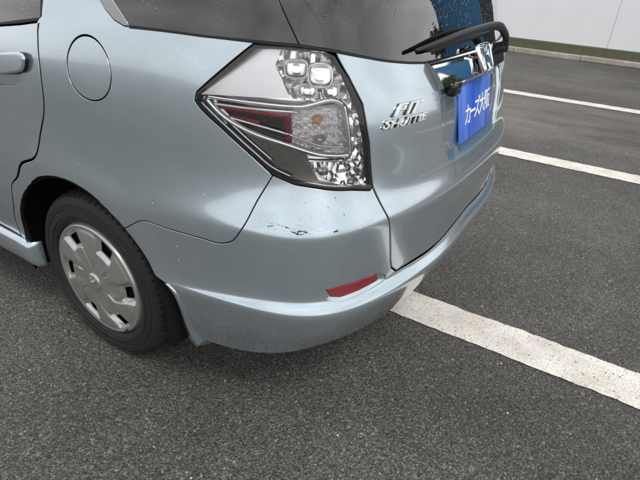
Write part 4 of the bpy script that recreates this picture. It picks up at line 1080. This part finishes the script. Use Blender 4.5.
# ---- scuffs on the bumper corner: chipped lacquer and dark scrapes
DARKCHIP = simple('bare_plastic_chip', (.03, .03, .032), .7)
sc = L('scratch')
def chip(s, t, ls, lv, ang):
    u0 = np.array([s, float(t2v(t))]); k = 9; pts = []
    for a in np.linspace(0, 2 * math.pi, k + 1)[:-1]:
        r = rng.uniform(.55, 1.15); d = np.array([math.cos(a) * ls, math.sin(a) * lv]) * r
        pts.append(u0 + [d[0] * math.cos(ang) - d[1] * math.sin(ang), d[0] * math.sin(ang) + d[1] * math.cos(ang)])
    pts = np.array(pts); P, _ = body(pts[:, 0], v2t(pts[:, 1]), np.full(k, .0009)); Q, _ = body(pts[:, 0], v2t(pts[:, 1]), np.full(k, -.0006))
    F = [tuple(range(k))] + [(i, (i + 1) % k, k + (i + 1) % k, k + i) for i in range(k)]
    return mesh_obj('scuff', np.concatenate([P, Q]), F, DARKCHIP, bumper, False)
def scrape(key, wid, breaks=0., rough=.35):
    """a ragged scrape ribbon along a traced line, width in metres"""
    q = spline(uv(L(key)), 26); n = len(q); d = np.gradient(q, axis=0); d /= np.linalg.norm(d, axis=1, keepdims=True); nn = np.stack([-d[:, 1], d[:, 0]], 1)
    q = q + nn * _blur(rng.normal(0, .0005, n), 1.0, 0, 'edge')[:, None]
    w = wid * (.35 + np.abs(_blur(rng.normal(0, 1.2, n), .9, 0, 'edge'))) * np.sin(np.linspace(.12, math.pi - .12, n)) ** .4
    gone = _blur(rng.normal(0, 1, n), 1.0, 0, 'edge') < -1.2 + 2.4 * breaks
    a_, b_ = q + nn * w[:, None], q - nn * w[:, None]
    V = np.concatenate([body(x_[:, 0], v2t(x_[:, 1]), np.full(n, o_))[0] for x_, o_ in ((a_, .0004), (q, .0008), (b_, .0004))])
    F = [(k * n + i, k * n + i + 1, (k + 1) * n + i + 1, (k + 1) * n + i) for k in range(2) for i in range(n - 1) if not gone[i]]
    return mesh_obj('scuff', V, F, DARKCHIP, bumper, False)
scrape('scrape_a', .0005, .5); scrape('scrape_b', .0014); scrape('scrape_c', .0008, .4); scrape('scrape_d', .0013); scrape('scrape_e', .0015); scrape('scrape_f', .0022); scrape('scrape_g', .0024); scrape('scrape_h', .0003, .5)
for _ in range(16):                                         # fine parallel scratches round the scrape
    s0_, t0_ = rng.uniform(.79, .895), rng.uniform(6.2, 6.62); l_ = rng.uniform(.006, .02)
    O['_fine'] = [(s0_, t0_), (s0_ - l_ * .5, t0_ - l_ * 2.2), (s0_ - l_, t0_ - l_ * 4.2)]; scrape('_fine', .00018, .2)
for k in (7, 8, 9, 10, 11): chip(*sc[k], .0018, .0011, rng.uniform(0, 3))
for _ in range(9): chip(rng.uniform(.70, .88), rng.uniform(6.3, 7.6), rng.uniform(.0007, .0013), rng.uniform(.0005, .0009), rng.uniform(0, 3))

# ---------------------------------------------------------------- loose grit on the asphalt near the car
def grit():
    V, F = [], []
    for _ in range(160):
        x, y = rng.uniform(-1.6, 2.2), rng.uniform(-2.4, .8); r = rng.uniform(.0015, .0042) ; q = len(V)
        for dx, dy, dz in ((1, 0, .2), (0, 1, .3), (-1, 0, .2), (0, -1, .3), (0, 0, 1.)):
            V.append((x + dx * r * rng.uniform(.6, 1.3), y + dy * r * rng.uniform(.6, 1.3), .003 + dz * r))
        F += [(q, q + 1, q + 4), (q + 1, q + 2, q + 4), (q + 2, q + 3, q + 4), (q + 3, q, q + 4)]
    return tag(mesh_obj('grit', V, F, simple('pale_grit', (.55, .53, .49), .8), None, False), 'pale loose grit scattered on the asphalt', 'grit', kind='stuff')
grit()
